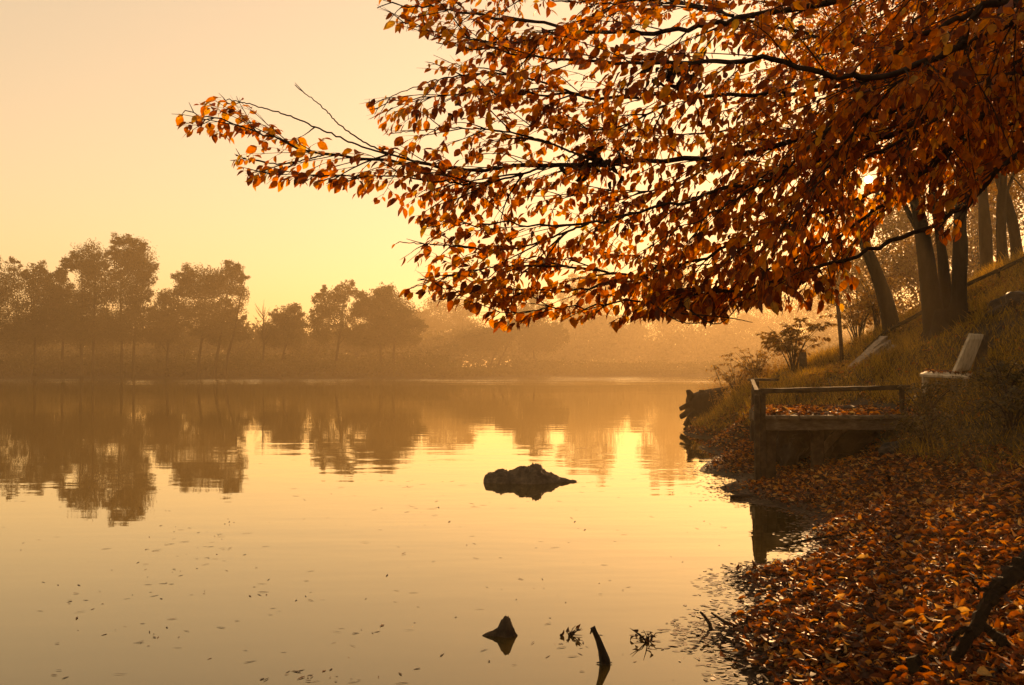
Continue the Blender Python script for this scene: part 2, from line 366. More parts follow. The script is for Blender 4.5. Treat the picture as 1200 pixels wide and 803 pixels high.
# sticks at the edge of the litter
def stick(name, pts, rad, label, cat, mat='twig', group=None, rough=.15, sides=7):
    o = MB().tube(pts, rad, sides, rough=rough, seed=pts[0][0] * 7).build(name, M[mat]); tag(o, label, cat, group); return o
c = gp(828, 740)
stick('stick', [c + [.03, 0, -.02], c + [.02, 0, .04], c + [-.01, 0, .085], c + [-.035, 0, .11]], [.013, .012, .009, .007], 'short hooked dark stick poking up at the tip of the leafy shore', 'stick')
stick('stick', [c + [.17, .0, .02], c + [.10, 0, .055], c + [.03, .02, .10]], [.011, .009, .005], 'slanting stub of wood beside the hooked stick on the shore', 'stick')
c = gp(874, 742)
stick('stick', [c + [0, 0, -.02], c + [0, 0, .05], c + [.012, 0, .10]], [.012, .010, .006], 'stubby upright peg of wood among leaves at the waterline', 'stick')
c = gp(868, 584)
stick('driftwood', [c + [-.12, 0, .015], c + [.0, 0, .03], c + [.14, 0, .02]], [.02, .03, .02], 'short dark piece of driftwood floating just left of the jetty post reflection', 'driftwood')
# fallen dark branch at the lower right
b = MB()
P = [at(1230, 640, 4.3), at(1190, 675, 4.15), at(1160, 705, 4.05), at(1140, 740, 3.95), at(1118, 775, 3.9)]
root = empty('fallen_branch', tuple(P[2]), 'thick black fallen branch slanting across the leaves in the near corner', 'branch')
def gnarled(pts, r0, r1, seed, name='side_branch', n=34, sides=14):
    q = smoothpath(pts, n); rr = random.Random(seed)
    q = q + np.array([[rr.gauss(0, .0028) for _ in range(3)] for _ in range(n)])
    rad = [(r0 + (r1 - r0) * k / (n - 1)) * (1 + .16 * rr.uniform(-1, 1)) for k in range(n)]
    MB().tube(q, rad, sides, rough=.35, seed=seed).build(name, M['charred'], root)
gnarled(P, .040, .014, 3, 'branch_wood', 46)
gnarled([at(1146, 728, 3.98), at(1172, 750, 3.93), at(1190, 762, 3.9), at(1225, 768, 3.86)], .017, .026, 4)
gnarled([at(1142, 738, 3.95), at(1124, 742, 3.9), at(1104, 768, 3.86)], .014, .004, 6)
gnarled([at(1168, 692, 4.1), at(1150, 690, 4.08), at(1136, 676, 4.06)], .010, .003, 8)
c1 = gp(1050, 790, .21)
stick('fallen_stick', [gp(985, 765, .17), gp(1030, 735, .19), gp(1048, 715, .2), gp(1062, 700, .2)], [.008, .012, .010, .006], 'thin crooked stick lying on the leaves between water and thick branch', 'stick', 'bark')
stick('fallen_stick', [gp(1010, 690, .17), gp(1060, 668, .22), gp(1100, 655, .25)], [.008, .010, .006], 'straight thin stick half buried in the middle of the leaf carpet', 'stick', 'bark')
stick('fallen_stick', [gp(920, 640, .09), gp(950, 632, .12), gp(1000, 625, .15)], [.009, .010, .006], 'dark twig lying at the head of the little inlet', 'stick', 'bark')
P = [gp(1075, 800, .22) + [0, 0, .0], gp(1075, 790, .27)]
stick('branch_stub', [P[0] + [0, 0, -.05], P[0] + [.005, .01, .06], P[0] + [-.01, .02, .10]], [.03, .026, .022], 'knobbly broken branch stub at the bottom edge of the leaves', 'branch stub', 'bark', rough=.4)

# ------------------------------------------------------------------ jetty
DJ = 13.2
def J(px, py, D=DJ): return at(px, py, D)
SH = .185
jx0, jx1 = J(893, 480)[0], J(1085, 480)[0]
zd = .88
jet = empty('jetty', (jx0, DJ, 0), 'old wooden fishing jetty strewn with leaves, jutting from the grassy bank', 'jetty')
def post(px0, px1, pyt, D, zb, w=None, parent=jet, name='post', mat='timber', lean=0):
    t = J((px0 + px1) / 2, pyt, D); ww = w or (px1 - px0) / F * D
    return MB().bar((t[0], D, zb), (t[0] + lean, D, t[2]), ww, ww, .006, 8, seed=px0, upv=(0, 1, 0)).build(name, M[mat], parent)
post(884, 889.5, 463, 13.12, -.4, .062)
post(889.5, 897, 456, 13.2, -.4, .082)
post(896, 908, 492, 13.32, -.4, .135)
post(951, 964, 494, 13.5, -.1, .15)
post(1040, 1050, 494, 13.5, .0, .13)
far_p = post(877.5, 882.5, 445, 17.0, -.1, .07, lean=.06)
post(886, 889.5, 447, 16.0, .2, .05)
post(908, 914, 480, 16.0, -.1, .12)
# deck boards run away from the camera, side by side
b = MB(); x = jx0 + .02; i = 0
while x < jx1 + .35:
    wd = random.uniform(.14, .18)
    y0 = DJ - .06 - random.uniform(0, .06); y1 = 16.25 + random.uniform(-.08, .12)
    b.bar((x + wd / 2, y0, zd - .02 + random.uniform(-.006, .006)), (x + wd / 2 + SH * (y1 - y0), y1, zd - .02), wd - .014, .04, .003, 8, seed=i); x += wd; i += 1
b.build('deck', M['greytimber'], jet)
MB().bar((jx0 - .02, DJ + .02, zd - .117), (jx1 + .25, DJ + .02, zd - .117), .07, .15, .008, 14, seed=3).build('beam', M['greytimber'], jet)
MB().bar((jx0 + .53, 16.1, zd - .117), (jx1 + .8, 16.1, zd - .117), .07, .14, .008, 14, seed=4).build('beam', M['greytimber'], jet)
MB().bar((jx0 + .06, DJ + .08, zd - .125), (jx0 + .59, 16.05, zd - .125), .08, .14, .008, 10, seed=5).build('beam', M['greytimber'], jet)
p0, p1 = J(891, 458.5), J(1066, 454)
MB().bar(p0, p1, .085, .062, .006, 14, seed=6).build('rail', M['timber'], jet)
p0, p1 = J(878, 445, 17), J(911, 445, 16.6)
MB().bar(p0, p1, .09, .045, .005, 6, seed=7).build('rail', M['timber'], jet)
MB().bar(p0 + [.05, 0, -.01], J(889, 459, 13.2) + [0, .1, 0], .06, .04, .005, 8, seed=17).build('rail', M['timber'], jet)
post(1054, 1060, 457, 13.22, zd - .02, .06)
# leaves on the deck
n = 1500
yy = rng.uniform(DJ, 16.2, n); P = np.stack([rng.uniform(jx0 + .04, jx1 + .3, n) + SH * (yy - DJ), yy, zd + rng.uniform(.004, .035, n)], 1)
leaves('leaf_litter', P, rdir(n, .15), rdir(n, .4) * .5 + [0, 0, 1], rng.uniform(.06, .11, n), rng.uniform(.06, .11, n), BEECH_C, M['litter'], None)['kind'] = 'stuff'
# further rail on the bank
d = empty('plank', tuple(J(935, 443, 20)), 'low grey plank rail in the grass beyond the jetty', 'plank')
MB().bar(J(919, 444, 20), J(948, 441, 20), .10, .07, .006, 5, seed=3).build('board', M['timber'], d)
q = J(940, 443, 20); MB().bar((q[0], 20.02, gz(q[0], 20) - .1), (q[0], 20.02, q[2] - .03), .07, .07, upv=(0, 1, 0)).build('leg', M['timber'], d)

# stuff beneath: stump, boulders, slanting log
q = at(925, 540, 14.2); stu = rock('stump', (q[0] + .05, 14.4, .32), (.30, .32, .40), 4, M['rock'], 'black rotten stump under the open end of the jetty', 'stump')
rock('boulder', (4.95, 14.6, .45), (.62, .5, .42), 8, M['rock'], 'large boulder coloured near-black for the shade under the jetty', 'boulder')  # fills the dark hollow, whose shade is in the near-black colour
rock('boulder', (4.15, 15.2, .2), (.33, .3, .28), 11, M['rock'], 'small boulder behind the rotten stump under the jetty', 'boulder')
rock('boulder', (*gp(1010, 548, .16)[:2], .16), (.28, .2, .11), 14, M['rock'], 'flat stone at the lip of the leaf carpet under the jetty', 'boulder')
rock('boulder', (*gp(1060, 530, .45)[:2], .42), (.30, .22, .16), 19, M['rock'], 'dark stone low on the bank right of the jetty', 'boulder')
stick('fallen_log', [at(962, 530, 14.0), at(975, 514, 14.0), at(992, 500, 14.0)], [.05, .055, .05], 'pale leaning log propped against the bank under the jetty', 'log', 'paletimber', sides=10)
stick('driftwood', [gp(843, 510, .04), gp(860, 508, .06), gp(878, 512, .08)], [.04, .06, .05], 'pale bleached driftwood log on the mud behind the jetty', 'driftwood', 'paletimber', sides=9)

# ------------------------------------------------------------------ root wad and brush on the spit
Ds = 26.2
lg = empty('fallen_tree', tuple(at(830, 480, Ds)), 'rotten fallen trunk with stubby roots pointing out over the lake', 'fallen trunk')
MB().tube([at(905, 463, 26.8), at(880, 468, 26.6), at(850, 475, 26.3), at(825, 476, 26.2), at(808, 474, 26.1)], [.42, .45, .46, .40, .26], 16, rough=.3, seed=3).build('trunk', M['bark'], lg, True)
def root_(a, b_, r0, r1, c_=None):
    pts = [at(*a)] + ([at(*c_)] if c_ else []) + [at(*b_)]
    rr = list(np.linspace(r0, r1, len(pts)))
    MB().tube(pts, rr, 8, rough=.3, seed=a[0]).build('root', M['bark'], lg, True)
root_((818, 470, 26.1), (797, 479, 26.0), .12, .06); root_((815, 478, 26.0), (798, 489, 25.8), .10, .06); root_((822, 482, 26), (803, 499, 25.7), .09, .06, (811, 486, 25.8))
root_((806, 490, 25.8), (814, 502, 25.7), .06, .04); root_((812, 470, 26.1), (806, 458, 26.0), .13, .07); root_((822, 470, 26.2), (822, 457, 26.2), .09, .07)
root_((840, 466, 26.3), (843, 455, 26.3), .06, .05); root_((828, 462, 26.2), (858, 455, 26.3), .07, .03)

# ------------------------------------------------------------------ plant makers
def lobe_points(lobes, n, clump=.32, shell=.6, flat=1.0):
    """leaf positions in uneven clumps through ellipsoids (cx,cy,cz,rx,ry,rz)"""
    vol = np.array([l[3] * l[4] * l[5] for l in lobes]) ** .75; vol /= vol.sum()
    out = []; cc = []
    for l, v in zip(lobes, vol):
        k = max(40, int(n * v)); nc = max(6, int(k / 45))
        d = rdir(nc); r = rng.uniform(shell, 1.0, nc) ** .8 * rng.uniform(.5, 1.05, nc) ** .35
        c_ = np.array(l[:3]) + d * r[:, None] * np.array(l[3:])
        cc.append(c_)
        cr = clump * np.mean(l[3:]) * rng.uniform(.45, 1.2, nc)
        wgt = cr ** 2; wgt /= wgt.sum(); ii = rng.choice(nc, k, p=wgt)
        q = np.clip(rng.normal(size=(k, 3)) * .6, -1.0, 1.0); q[:, 2] *= .7 * flat
        out.append(c_[ii] + q * cr[ii][:, None])
    return np.vstack(out), np.vstack(cc)
def make_tree(name, label, cat, base, top, lobes, n, leafsize, mat, r0, group=None, lean=(0, 0), stems=None, width=.9, trunkmat='bark', clump=.32, shell=.6, limbs=12, down=.3):
    root = empty(name, tuple(base), label, cat, group)
    P, CC = lobe_points(lobes, n, clump, shell)
    ok = sunhole(P, 9); P = P[ok]; k = len(P)
    top = np.array(top, float); base = np.array(base, float)
    for st in (stems or [(base, top, r0)]):
        b0, t0, rr = [np.array(st[0]), np.array(st[1]), st[2]]
        mid = [b0 + (t0 - b0) * f + np.array([random.uniform(-1, 1), random.uniform(-1, 1), 0]) * rr * .5 * (f > 0) for f in (.25, .5, .75)]
        pts = smoothpath([b0 - [0, 0, .2], *mid, t0], 16)
        rad = [rr * (1.35 if i == 0 else 1.12 if i == 1 else 1) * (1 - .75 * i / 15) for i in range(16)]
        MB().tube(pts, rad, 12, rough=.12, seed=b0[0]).build('trunk', M[trunkmat], root, True)
    b = MB(); sel = rng.choice(len(CC), min(limbs, len(CC)), replace=False)
    sts = stems or [(base, top, r0)]
    for j in sel:
        st = sts[j % len(sts)]; f = random.uniform(.35, .95)
        s_ = np.array(st[0]) + (np.array(st[1]) - np.array(st[0])) * f; e = CC[j]
        mid = (s_ + e) / 2 + np.array([0, 0, .12 * np.linalg.norm(e - s_)])
        r_ = st[2] * .32 * (1 - .4 * f)
        hx, hy = proj(smoothpath([s_, mid, e], 30))
        if (np.hypot(hx - 1018, hy - 210) < 12).any(): continue
        b.tube(smoothpath([s_, mid, e], 7), list(np.linspace(r_, r_ * .2, 7)), 5)
    b.build('limbs', M[trunkmat], root)
    Dd = rdir(k) - [0, 0, down]
    leaves('crown', P, Dd, rdir(k), leafsize * rng.uniform(.7, 1.2, k), leafsize * width * rng.uniform(.7, 1.2, k), DIA, M[mat], root)
    return root
def far_tree(label, D, lobes_px, n=5000, trunk_px=None, leaf=.42, r0=.24, name='tree', group='misty trees on the far shore', mat='far', nst=1, clump=.32, shell=.6, baseadd=0):
    lobes = []
    for (px, py, rx, ry) in lobes_px:
        c_ = at(px, py, D + random.uniform(-1.5, 1.5)); k = D / F
        lobes.append((c_[0], c_[1], c_[2], rx * k * .86, rx * k * .8, ry * k * .86))
        for _ in range(5):
            a_ = random.uniform(-.5, PI + .5); u_ = random.uniform(.62, .92); q_ = random.uniform(.20, .38)
            lobes.append((c_[0] + math.cos(a_) * rx * k * u_, c_[1] + random.uniform(-.4, .4) * rx * k, c_[2] + math.sin(a_) * ry * k * u_, rx * k * q_, rx * k * q_, ry * k * q_ * .9))
    tp = trunk_px or [lobes_px[0][0]]
    if np.isscalar(tp): tp = [tp]
    hi = min(lobes_px, key=lambda l: l[1] - l[3]); sts = []
    for i, t in enumerate(tp):
        bb = at(t, 440, D); bz = gz(bb[0], D); tt = at(hi[0] + (t - np.mean(tp)) * 1.5, hi[1] + 4, D)
        sts.append(((bb[0], D, bz), tt, r0))
    return make_tree(name, label, 'tree', sts[0][0], sts[0][1], lobes, n, leaf, mat, r0, group, stems=sts, limbs=26, clump=clump, shell=shell)

# ------------------------------------------------------------------ far shore trees
FT = [
 ('dark broad tree cut by the left edge of the photo', 150, [(-18, 345, 34, 42), (14, 334, 20, 28), (8, 380, 34, 32)], 6000, [2]),
 ('slim tree with a knobbly top right of the broad edge tree', 153, [(40, 322, 13, 20), (46, 352, 24, 28), (40, 385, 28, 24)], 4500, [40]),
 ('low rounded tree just left of the tall twin-topped pair', 155, [(72, 346, 18, 28), (74, 380, 26, 26)], 4000, [74]),
 ('tall tree forming the left head of the twin-topped pair', 150, [(104, 306, 25, 26), (112, 338, 24, 28), (98, 366, 26, 28), (104, 388, 34, 22)], 7500, [96, 108]),
 ('tallest far tree, forming the right head of the twin-topped pair', 151, [(152, 301, 27, 24), (165, 312, 22, 20), (150, 342, 30, 32), (152, 382, 40, 26)], 9000, [142, 156]),
 ('short bushy tree in the dip right of the twin-topped pair', 154, [(198, 362, 22, 26), (196, 388, 26, 22)], 4000, [196]),
 ('wide-headed tree standing between the tall pair and the bare little tree', 151, [(238, 336, 32, 26), (266, 326, 22, 22), (278, 350, 14, 22), (240, 372, 34, 26), (262, 388, 32, 20)], 8500, [232, 250, 262]),
 ('small round tree with a pointed top in the middle of the left grove', 156, [(339, 372, 18, 20), (332, 392, 30, 20)], 3800, [330]),
 ('airy tree with see-through crown left of the round-headed one', 152, [(386, 358, 20, 25), (404, 344, 15, 13), (376, 384, 20, 22), (408, 384, 18, 22)], 3600, [392]),
 ('big round-headed tree at the right end of the left grove', 153, [(452, 366, 34, 31), (436, 358, 22, 20), (474, 380, 22, 26), (450, 392, 40, 22)], 8500, [448, 462]),
 ('pale tall tree behind the right end of the left grove', 285, [(518, 374, 34, 34), (545, 386, 26, 28), (492, 388, 26, 26)], 5000, [520]),
 ('low spreading tree with an open underside, left of the central grove', 200, [(572, 398, 32, 17), (598, 384, 20, 14)], 3600, [574, 582]),
 ('middling hazy tree in the central grove beneath the lowest leaves', 205, [(622, 384, 26, 36), (640, 396, 24, 22)], 4200, [628]),
 ('tall hazy tree filling the middle of the central grove', 330, [(690, 362, 34, 46), (674, 388, 34, 26), (708, 392, 22, 24)], 5500, [690]),
 ('small hazy tree with sky showing round it in the central grove', 350, [(722, 392, 24, 27), (742, 398, 24, 24)], 3000, [724]),
 ('tallest hazy tree at the right end of the central grove', 340, [(785, 350, 34, 50), (800, 376, 32, 36), (768, 386, 26, 34)], 6500, [780, 792]),
 ('faint tree beyond the fallen trunk on the spit', 340, [(852, 376, 28, 38), (838, 400, 24, 22)], 3800, [850]),
 ('faint round tree behind the sapling on the bank', 350, [(905, 372, 34, 42), (890, 396, 30, 24)], 4200, [903]),
 ('faint tall tree seen beyond the thin iron pole', 350, [(962, 362, 36, 50), (975, 396, 32, 26)], 4500, [960]),
 ('faint tree seen between the leaning trunk and the three-stemmed tree', 350, [(1025, 360, 36, 52), (1040, 396, 32, 26)], 4200, [1030]),
]
for lab, D, lb, n, tp in FT:
    far_tree(lab, D, [(a, b_, c_ * 1.06, d_ * 1.06) for a, b_, c_, d_ in lb], int(n * 4.8), tp, leaf=.30 * D / 150, clump=.36, shell=.35)
# bare little tree
bt = empty('bare_tree', tuple(at(308, 430, 153)), 'leafless twiggy little tree rising over the left grove', 'tree')
b = MB(); q0 = at(308, 425, 153); q1 = at(308, 368, 153); b.tube(smoothpath([q0, (q0 + q1) / 2 + [.2, 0, 0], q1], 8), list(np.linspace(.18, .06, 8)), 6)
b.build('trunk', M['bark'], bt); b = MB()
for i in range(46):
    f = random.uniform(.3, 1); s_ = q0 + (q1 - q0) * f; a = random.uniform(0, 2 * PI); l = random.uniform(1.2, 2.6)
    e = s_ + np.array([math.cos(a) * l * .65, math.sin(a) * l * .65, l * .9]); b.tube([s_, (s_ + e) / 2 + [0, 0, -.1], e], [.05, .035, .012], 4, cap=False)
b.build('twigs', M['bark'], bt)
# undergrowth along the far shore
def mass(name, boxes, n, leafsize, mat, label):
    P = []
    for (x0, x1, yo0, yo1, h, wn) in boxes:
        k = int(n * wn); x = rng.uniform(x0, x1, k); y = far_shore(x) + rng.uniform(yo0, yo1, k)
        hh = h * (.45 + .55 * (.5 + .5 * fnoise(x, y, .5, 9) * 2)) * (.7 + .5 * (.5 + fnoise(x, y, .15, 3)))
        hh = np.maximum(hh, .5)
        z = ground(x, y) + hh * rng.uniform(0, 1, k) ** .6
        P.append(np.stack([x, y, z], 1))
    P = np.vstack(P); k = len(P)
    o = leaves(name, P, rdir(k), rdir(k), leafsize * rng.uniform(.6, 1.3, k), leafsize * rng.uniform(.6, 1.2, k), DIA, M[mat]); tag(o, label, 'undergrowth', kind='stuff')
mass('undergrowth', [(-95, -8, 0.5, 7, 2.6, .42), (-95, -10, 6, 14, 3.6, .25), (-10, 60, .5, 6, 1.7, .33), (0, 70, 6, 20, 2.2, .2)], 60000, .42, 'far', 'low scrub and reeds along the far shore')
P = []
for (n_w, x0, x1, d0, d1, h) in [(40000, -190, 10, 60, 110, 10), (60000, 0, 190, 100, 190, 12), (16000, 60, 240, -60, 60, 9)]:
    x = rng.uniform(x0, x1, n_w); y = far_shore(x) + rng.uniform(d0, d1, n_w); hh = h * (.72 + .28 * fnoise(x, y, .11, 41) * 2 + .25 * fnoise(x, y, .4, 42))
    P.append(np.stack([x, y, ground(x, y) + hh * rng.uniform(0, 1, n_w) ** .7], 1))
P = np.vstack(P); P = P[(P[:, 0] < .29 * P[:, 1] + 60) & ((P[:, 0] > .29 * P[:, 1] + 12) | (P[:, 1] > far_shore(P[:, 0]) + 20))]; n = len(P)
o = leaves('distant_woods', P, rdir(n), rdir(n), rng.uniform(.8, 1.7, n), rng.uniform(.8, 1.6, n), DIA, M['far']); tag(o, 'far-off wood fading into the mist beyond the lake', 'woods', kind='stuff')
# a line of young trees that closes the gaps behind the left grove, well back
for i, (px, py, rx, ry, D) in enumerate([(20, 396, 40, 22, 176), (122, 398, 36, 20, 180), (206, 400, 34, 18, 178), (290, 402, 34, 18, 182), (360, 404, 34, 16, 180), (424, 402, 34, 18, 184)]):
    far_tree('low tree standing back in the mist, %s' % ['behind the broad edge tree', 'below the twin heads', 'behind the short bushy tree', 'behind the wide-headed tree and the bare one', 'right of the pointed little tree', 'left of the big round head'][i], D, [(px, py, rx, ry)], 3000, [px - 5, px + 9], leaf=.5, r0=.22, group='low trees standing back in the mist')

# ------------------------------------------------------------------ trees on the bank
def L(px, py, D, rx, ry, dep=None):
    c_ = at(px, py, D); k = D / F; return (c_[0], c_[1], c_[2], rx * k, dep or rx * k, ry * k)
def bp(px, py, D):
    q = at(px, py, D); return np.array([q[0], D, gz(q[0], D)])
# leaning tree
make_tree('leaning_tree', 'single slim trunk leaning left beside the split log on the bank', 'tree', bp(1048, 392, 22), at(985, 190, 22),
          [L(960, 130, 23, 95, 80), L(1040, 40, 23, 110, 100), L(1000, 240, 24, 45, 35)], 6500, .10, 'gold', .19)
# three-stemmed tree
b3 = bp(1106, 392, 19)
make_tree('three_stemmed_tree', 'dark three-stemmed tree on the bank above the white seat', 'tree', b3, at(1070, 120, 19),
          [L(1090, 40, 20, 120, 100), L(1200, -60, 20, 150, 120), L(1000, -40, 21, 110, 80), L(1240, 90, 21, 70, 60), L(1120, 130, 20.5, 80, 50), L(930, 30, 21, 70, 60)], 24000, .11, 'beech', .24,
          stems=[(bp(1097, 392, 19.1), at(1056, 120, 19.2), .205), (bp(1113, 394, 19.8), at(1084, 110, 20.2), .12), (bp(1121, 397, 18.8), at(1133, 100, 18.8), .165)])
# others up the slope
make_tree('slope_tree', 'straight dim trunk up the slope just right of the three stems', 'tree', bp(1158, 330, 27), at(1136, 60, 27),
          [L(1130, 60, 28, 110, 90), L(1180, 210, 29, 50, 40)], 7000, .12, 'gold', .19, group='trees up the slope')
make_tree('slope_tree', 'pair of crossing dark trunks nearest the right edge of the photo', 'tree', bp(1186, 318, 24), at(1160, 90, 24),
          [L(1230, 40, 25, 110, 90), L(1210, 180, 26, 40, 40)], 7000, .11, 'gold', .26, group='trees up the slope',
          stems=[(bp(1177, 322, 24), at(1172, 80, 24), .14), (bp(1196, 318, 24.2), at(1146, 100, 24.4), .16)])
# trees behind the bank, whose small gold leaves fill the view under the near branches
for (lab, D, tx, lob, n) in [
   ('small gold-leaved tree behind the leaning trunk', 62, 1010, [(1003, 318, 38, 36), (1030, 358, 34, 30), (982, 345, 22, 28), (1045, 308, 34, 32), (1048, 262, 40, 34)], 9500),
   ('gold-leaved tree showing behind the foot of the three stems', 66, 1085, [(1080, 325, 42, 40), (1092, 292, 40, 30), (1060, 375, 30, 28)], 8500),
   ('gold-leaved tree filling the gap right of the three stems', 60, 1145, [(1145, 290, 40, 45), (1150, 220, 50, 50), (1130, 330, 24, 28)], 9000),
   ('high gold-leaved tree on the crest of the slope at the right edge', 55, 1210, [(1215, 240, 60, 60), (1230, 170, 60, 60)], 7000)]:
    base = bp(tx, 380, D)
    make_tree('gold_tree', lab, 'tree', base, at(lob[0][0], lob[0][1] - 20, D), [L(a, b_, D, c_, d_) for (a, b_, c_, d_) in lob], n, .17 * D / 40, 'gold', .16, group='gold-leaved trees behind the bank', shell=.3, clump=.36)

# ------------------------------------------------------------------ the near overhanging beech
OUT = [(425, 8), (445, -14), (452, 22), (500, 40), (560, 62), (512, 66), (486, 92), (500, 110), (430, 112), (438, 132), (455, 150), (470, 172), (400, 168), (372, 150), (400, 128), (378, 120), (352, 92), (345, 110), (330, 140), (300, 124), (262, 112), (205, 128), (222, 152), (280, 165), (275, 190), (300, 214), (345, 212), (395, 214), (420, 232), (470, 246), (496, 262), (500, 275), (462, 284), (465, 300), (500, 312), (496, 330), (470, 336), (500, 352), (545, 356), (592, 386), (640, 368), (720, 378), (780, 366), (840, 374), (880, 352), (930, 360), (975, 350), (988, 368), (1003, 326), (1012, 288), (1046, 240), (1074, 226), (1096, 282), (1132, 270), (1146, 214), (1210, 182), (1400, 160), (1400, -400), (425, -400)]
OUT = np.array(OUT, float)
def inside(px, py, poly=OUT):
    c = np.zeros(np.shape(px), bool); x1, y1 = poly[-1]
    for x2, y2 in poly:
        cond = ((y1 > py) != (y2 > py)) & (px < (x2 - x1) * (py - y1) / ((y2 - y1) + 1e-12) + x1)
        c ^= cond; x1, y1 = x2, y2
    return c
TX, TY = 6.6, 6.4; TZ = gz(TX, TY)
bee = empty('beech_tree', (TX, TY, TZ), 'near copper-leaved beech whose low boughs hang across the sky', 'tree')
MB().tube(smoothpath([(TX, TY, TZ - .3), (TX - .05, TY, TZ + 2), (TX + .1, TY + .1, TZ + 5), (TX + .2, TY, TZ + 9)], 16), [.42, .36, .33] + list(np.linspace(.32, .1, 13)), 14, rough=.12).build('trunk', M['bark'], bee, True)
LIMBS = [  # px, py, depth ; start radius ; sub-branch spacing scale
 ([(1250, 60, 5.8), (1050, 128, 5.6), (880, 178, 5.4), (740, 190, 5.3), (620, 196, 5.2), (555, 200, 5.2), (480, 190, 5.15), (380, 182, 5.1), (318, 160, 5.1), (255, 140, 5.1), (213, 130, 5.1)], .030, 1.0),
 ([(1250, 110, 5.6), (1100, 184, 5.4), (1018, 228, 5.3), (950, 254, 5.2), (850, 292, 5.1), (750, 326, 5.0), (650, 340, 5.0), (570, 344, 5.0), (500, 330, 5.0)], .026, 1.0),
 ([(1260, 80, 5.0), (1080, 140, 5.0), (930, 196, 5.0), (800, 236, 5.0), (680, 262, 5.1), (580, 262, 5.2), (500, 268, 5.2)], .026, 1.0),
 ([(1250, 30, 5.6), (1080, 84, 5.5), (900, 110, 5.4), (760, 112, 5.3), (640, 112, 5.3), (540, 108, 5.2), (445, 122, 5.2)], .028, 1.0),
 ([(1250, -40, 5.0), (1050, -10, 4.8), (880, 18, 4.6), (800, 34, 4.6), (700, 36, 4.6), (590, 22, 4.7), (500, 8, 4.8), (440, 6, 4.9)], .034, 1.0),
 ([(1250, 0, 4.4), (1120, 60, 4.2), (1010, 92, 4.0), (900, 70, 4.0), (800, 74, 4.1), (690, 72, 4.2), (590, 62, 4.3), (510, 50, 4.4)], .030, 1.0),
 ([(1300, 40, 5.2), (1160, 130, 5.1), (1080, 204, 5.0), (1010, 258, 4.9), (940, 300, 4.8), (880, 322, 4.8), (800, 345, 4.8)], .024, 1.0),
 ([(1300, 150, 4.8), (1120, 250, 4.7), (1000, 300, 4.7), (890, 335, 4.75), (770, 350, 4.8), (670, 360, 4.9), (585, 368, 5.0)], .022, .8),
 ([(1330, 100, 4.6), (1220, 160, 4.4), (1150, 215, 4.3), (1100, 262, 4.3)], .014, 1.2),
 ([(1300, -80, 5.0), (1150, 10, 4.9), (1050, 60, 4.8), (970, 150, 4.7), (900, 210, 4.7), (830, 250, 4.7), (760, 290, 4.7)], .026, 1.0),
 ([(1250, 20, 6.4), (1100, 60, 6.6), (950, 40, 6.8), (820, 10, 7.0), (700, -20, 7.0), (600, -30, 7)], .032, 1.0),
 ([(1250, 60, 6.8), (1130, 110, 7.0), (1000, 160, 7.2), (880, 150, 7.4), (780, 160, 7.5), (680, 150, 7.5)], .030, 1.0),
 ([(1250, 130, 6.4), (1130, 180, 6.6), (1010, 186, 6.8), (900, 260, 6.8), (820, 310, 6.8), (720, 300, 7)], .028, 1.0),
 ([(1300, -20, 4.4), (1180, 30, 4.2), (1090, 70, 4.2), (1010, 140, 4.2), (950, 225, 4.2), (905, 280, 4.2)], .020, 1.0),
 ([(1300, -160, 5), (1100, -90, 5), (900, -70, 5), (740, -60, 5), (600, -70, 5)], .03, 1.6),
 ([(1250, 110, 7.5), (1180, 150, 7.8), (1100, 190, 8.2), (1040, 220, 8.4), (960, 250, 8.6)], .03, 1.0),
 ([(1280, -40, 6), (1150, 40, 6.4), (1040, 100, 6.6), (960, 130, 6.8), (860, 200, 7)], .028, .9),
 ([(1280, -90, 6), (1170, -30, 6.2), (1080, 20, 6.4), (980, 60, 6.6), (860, 90, 6.8)], .028, .9),
 ([(1280, 60, 6), (1220, 100, 6.2), (1150, 150, 6.4), (1090, 170, 6.6)], .022, .9),
 ([(1300, 20, 5.2), (1200, 80, 5.0), (1130, 120, 4.9), (1060, 165, 4.8), (990, 200, 4.7), (930, 260, 4.7), (860, 300, 4.7)], .026, 1.0),
]
PT_P, PT_D, PT_N, PT_S = [], [], [], []
twb = MB()
def add_leaf(p, d, s, n):
    PT_P.append(p); PT_D.append(d); PT_S.append(s); PT_N.append(n)
R = random.Random(11)
def rot2(v, a):
    c_, s_ = math.cos(a), math.sin(a); return np.array([v[0] * c_ - v[1] * s_, v[0] * s_ + v[1] * c_, v[2]])
def unit(v): return v / max(np.linalg.norm(v), 1e-9)
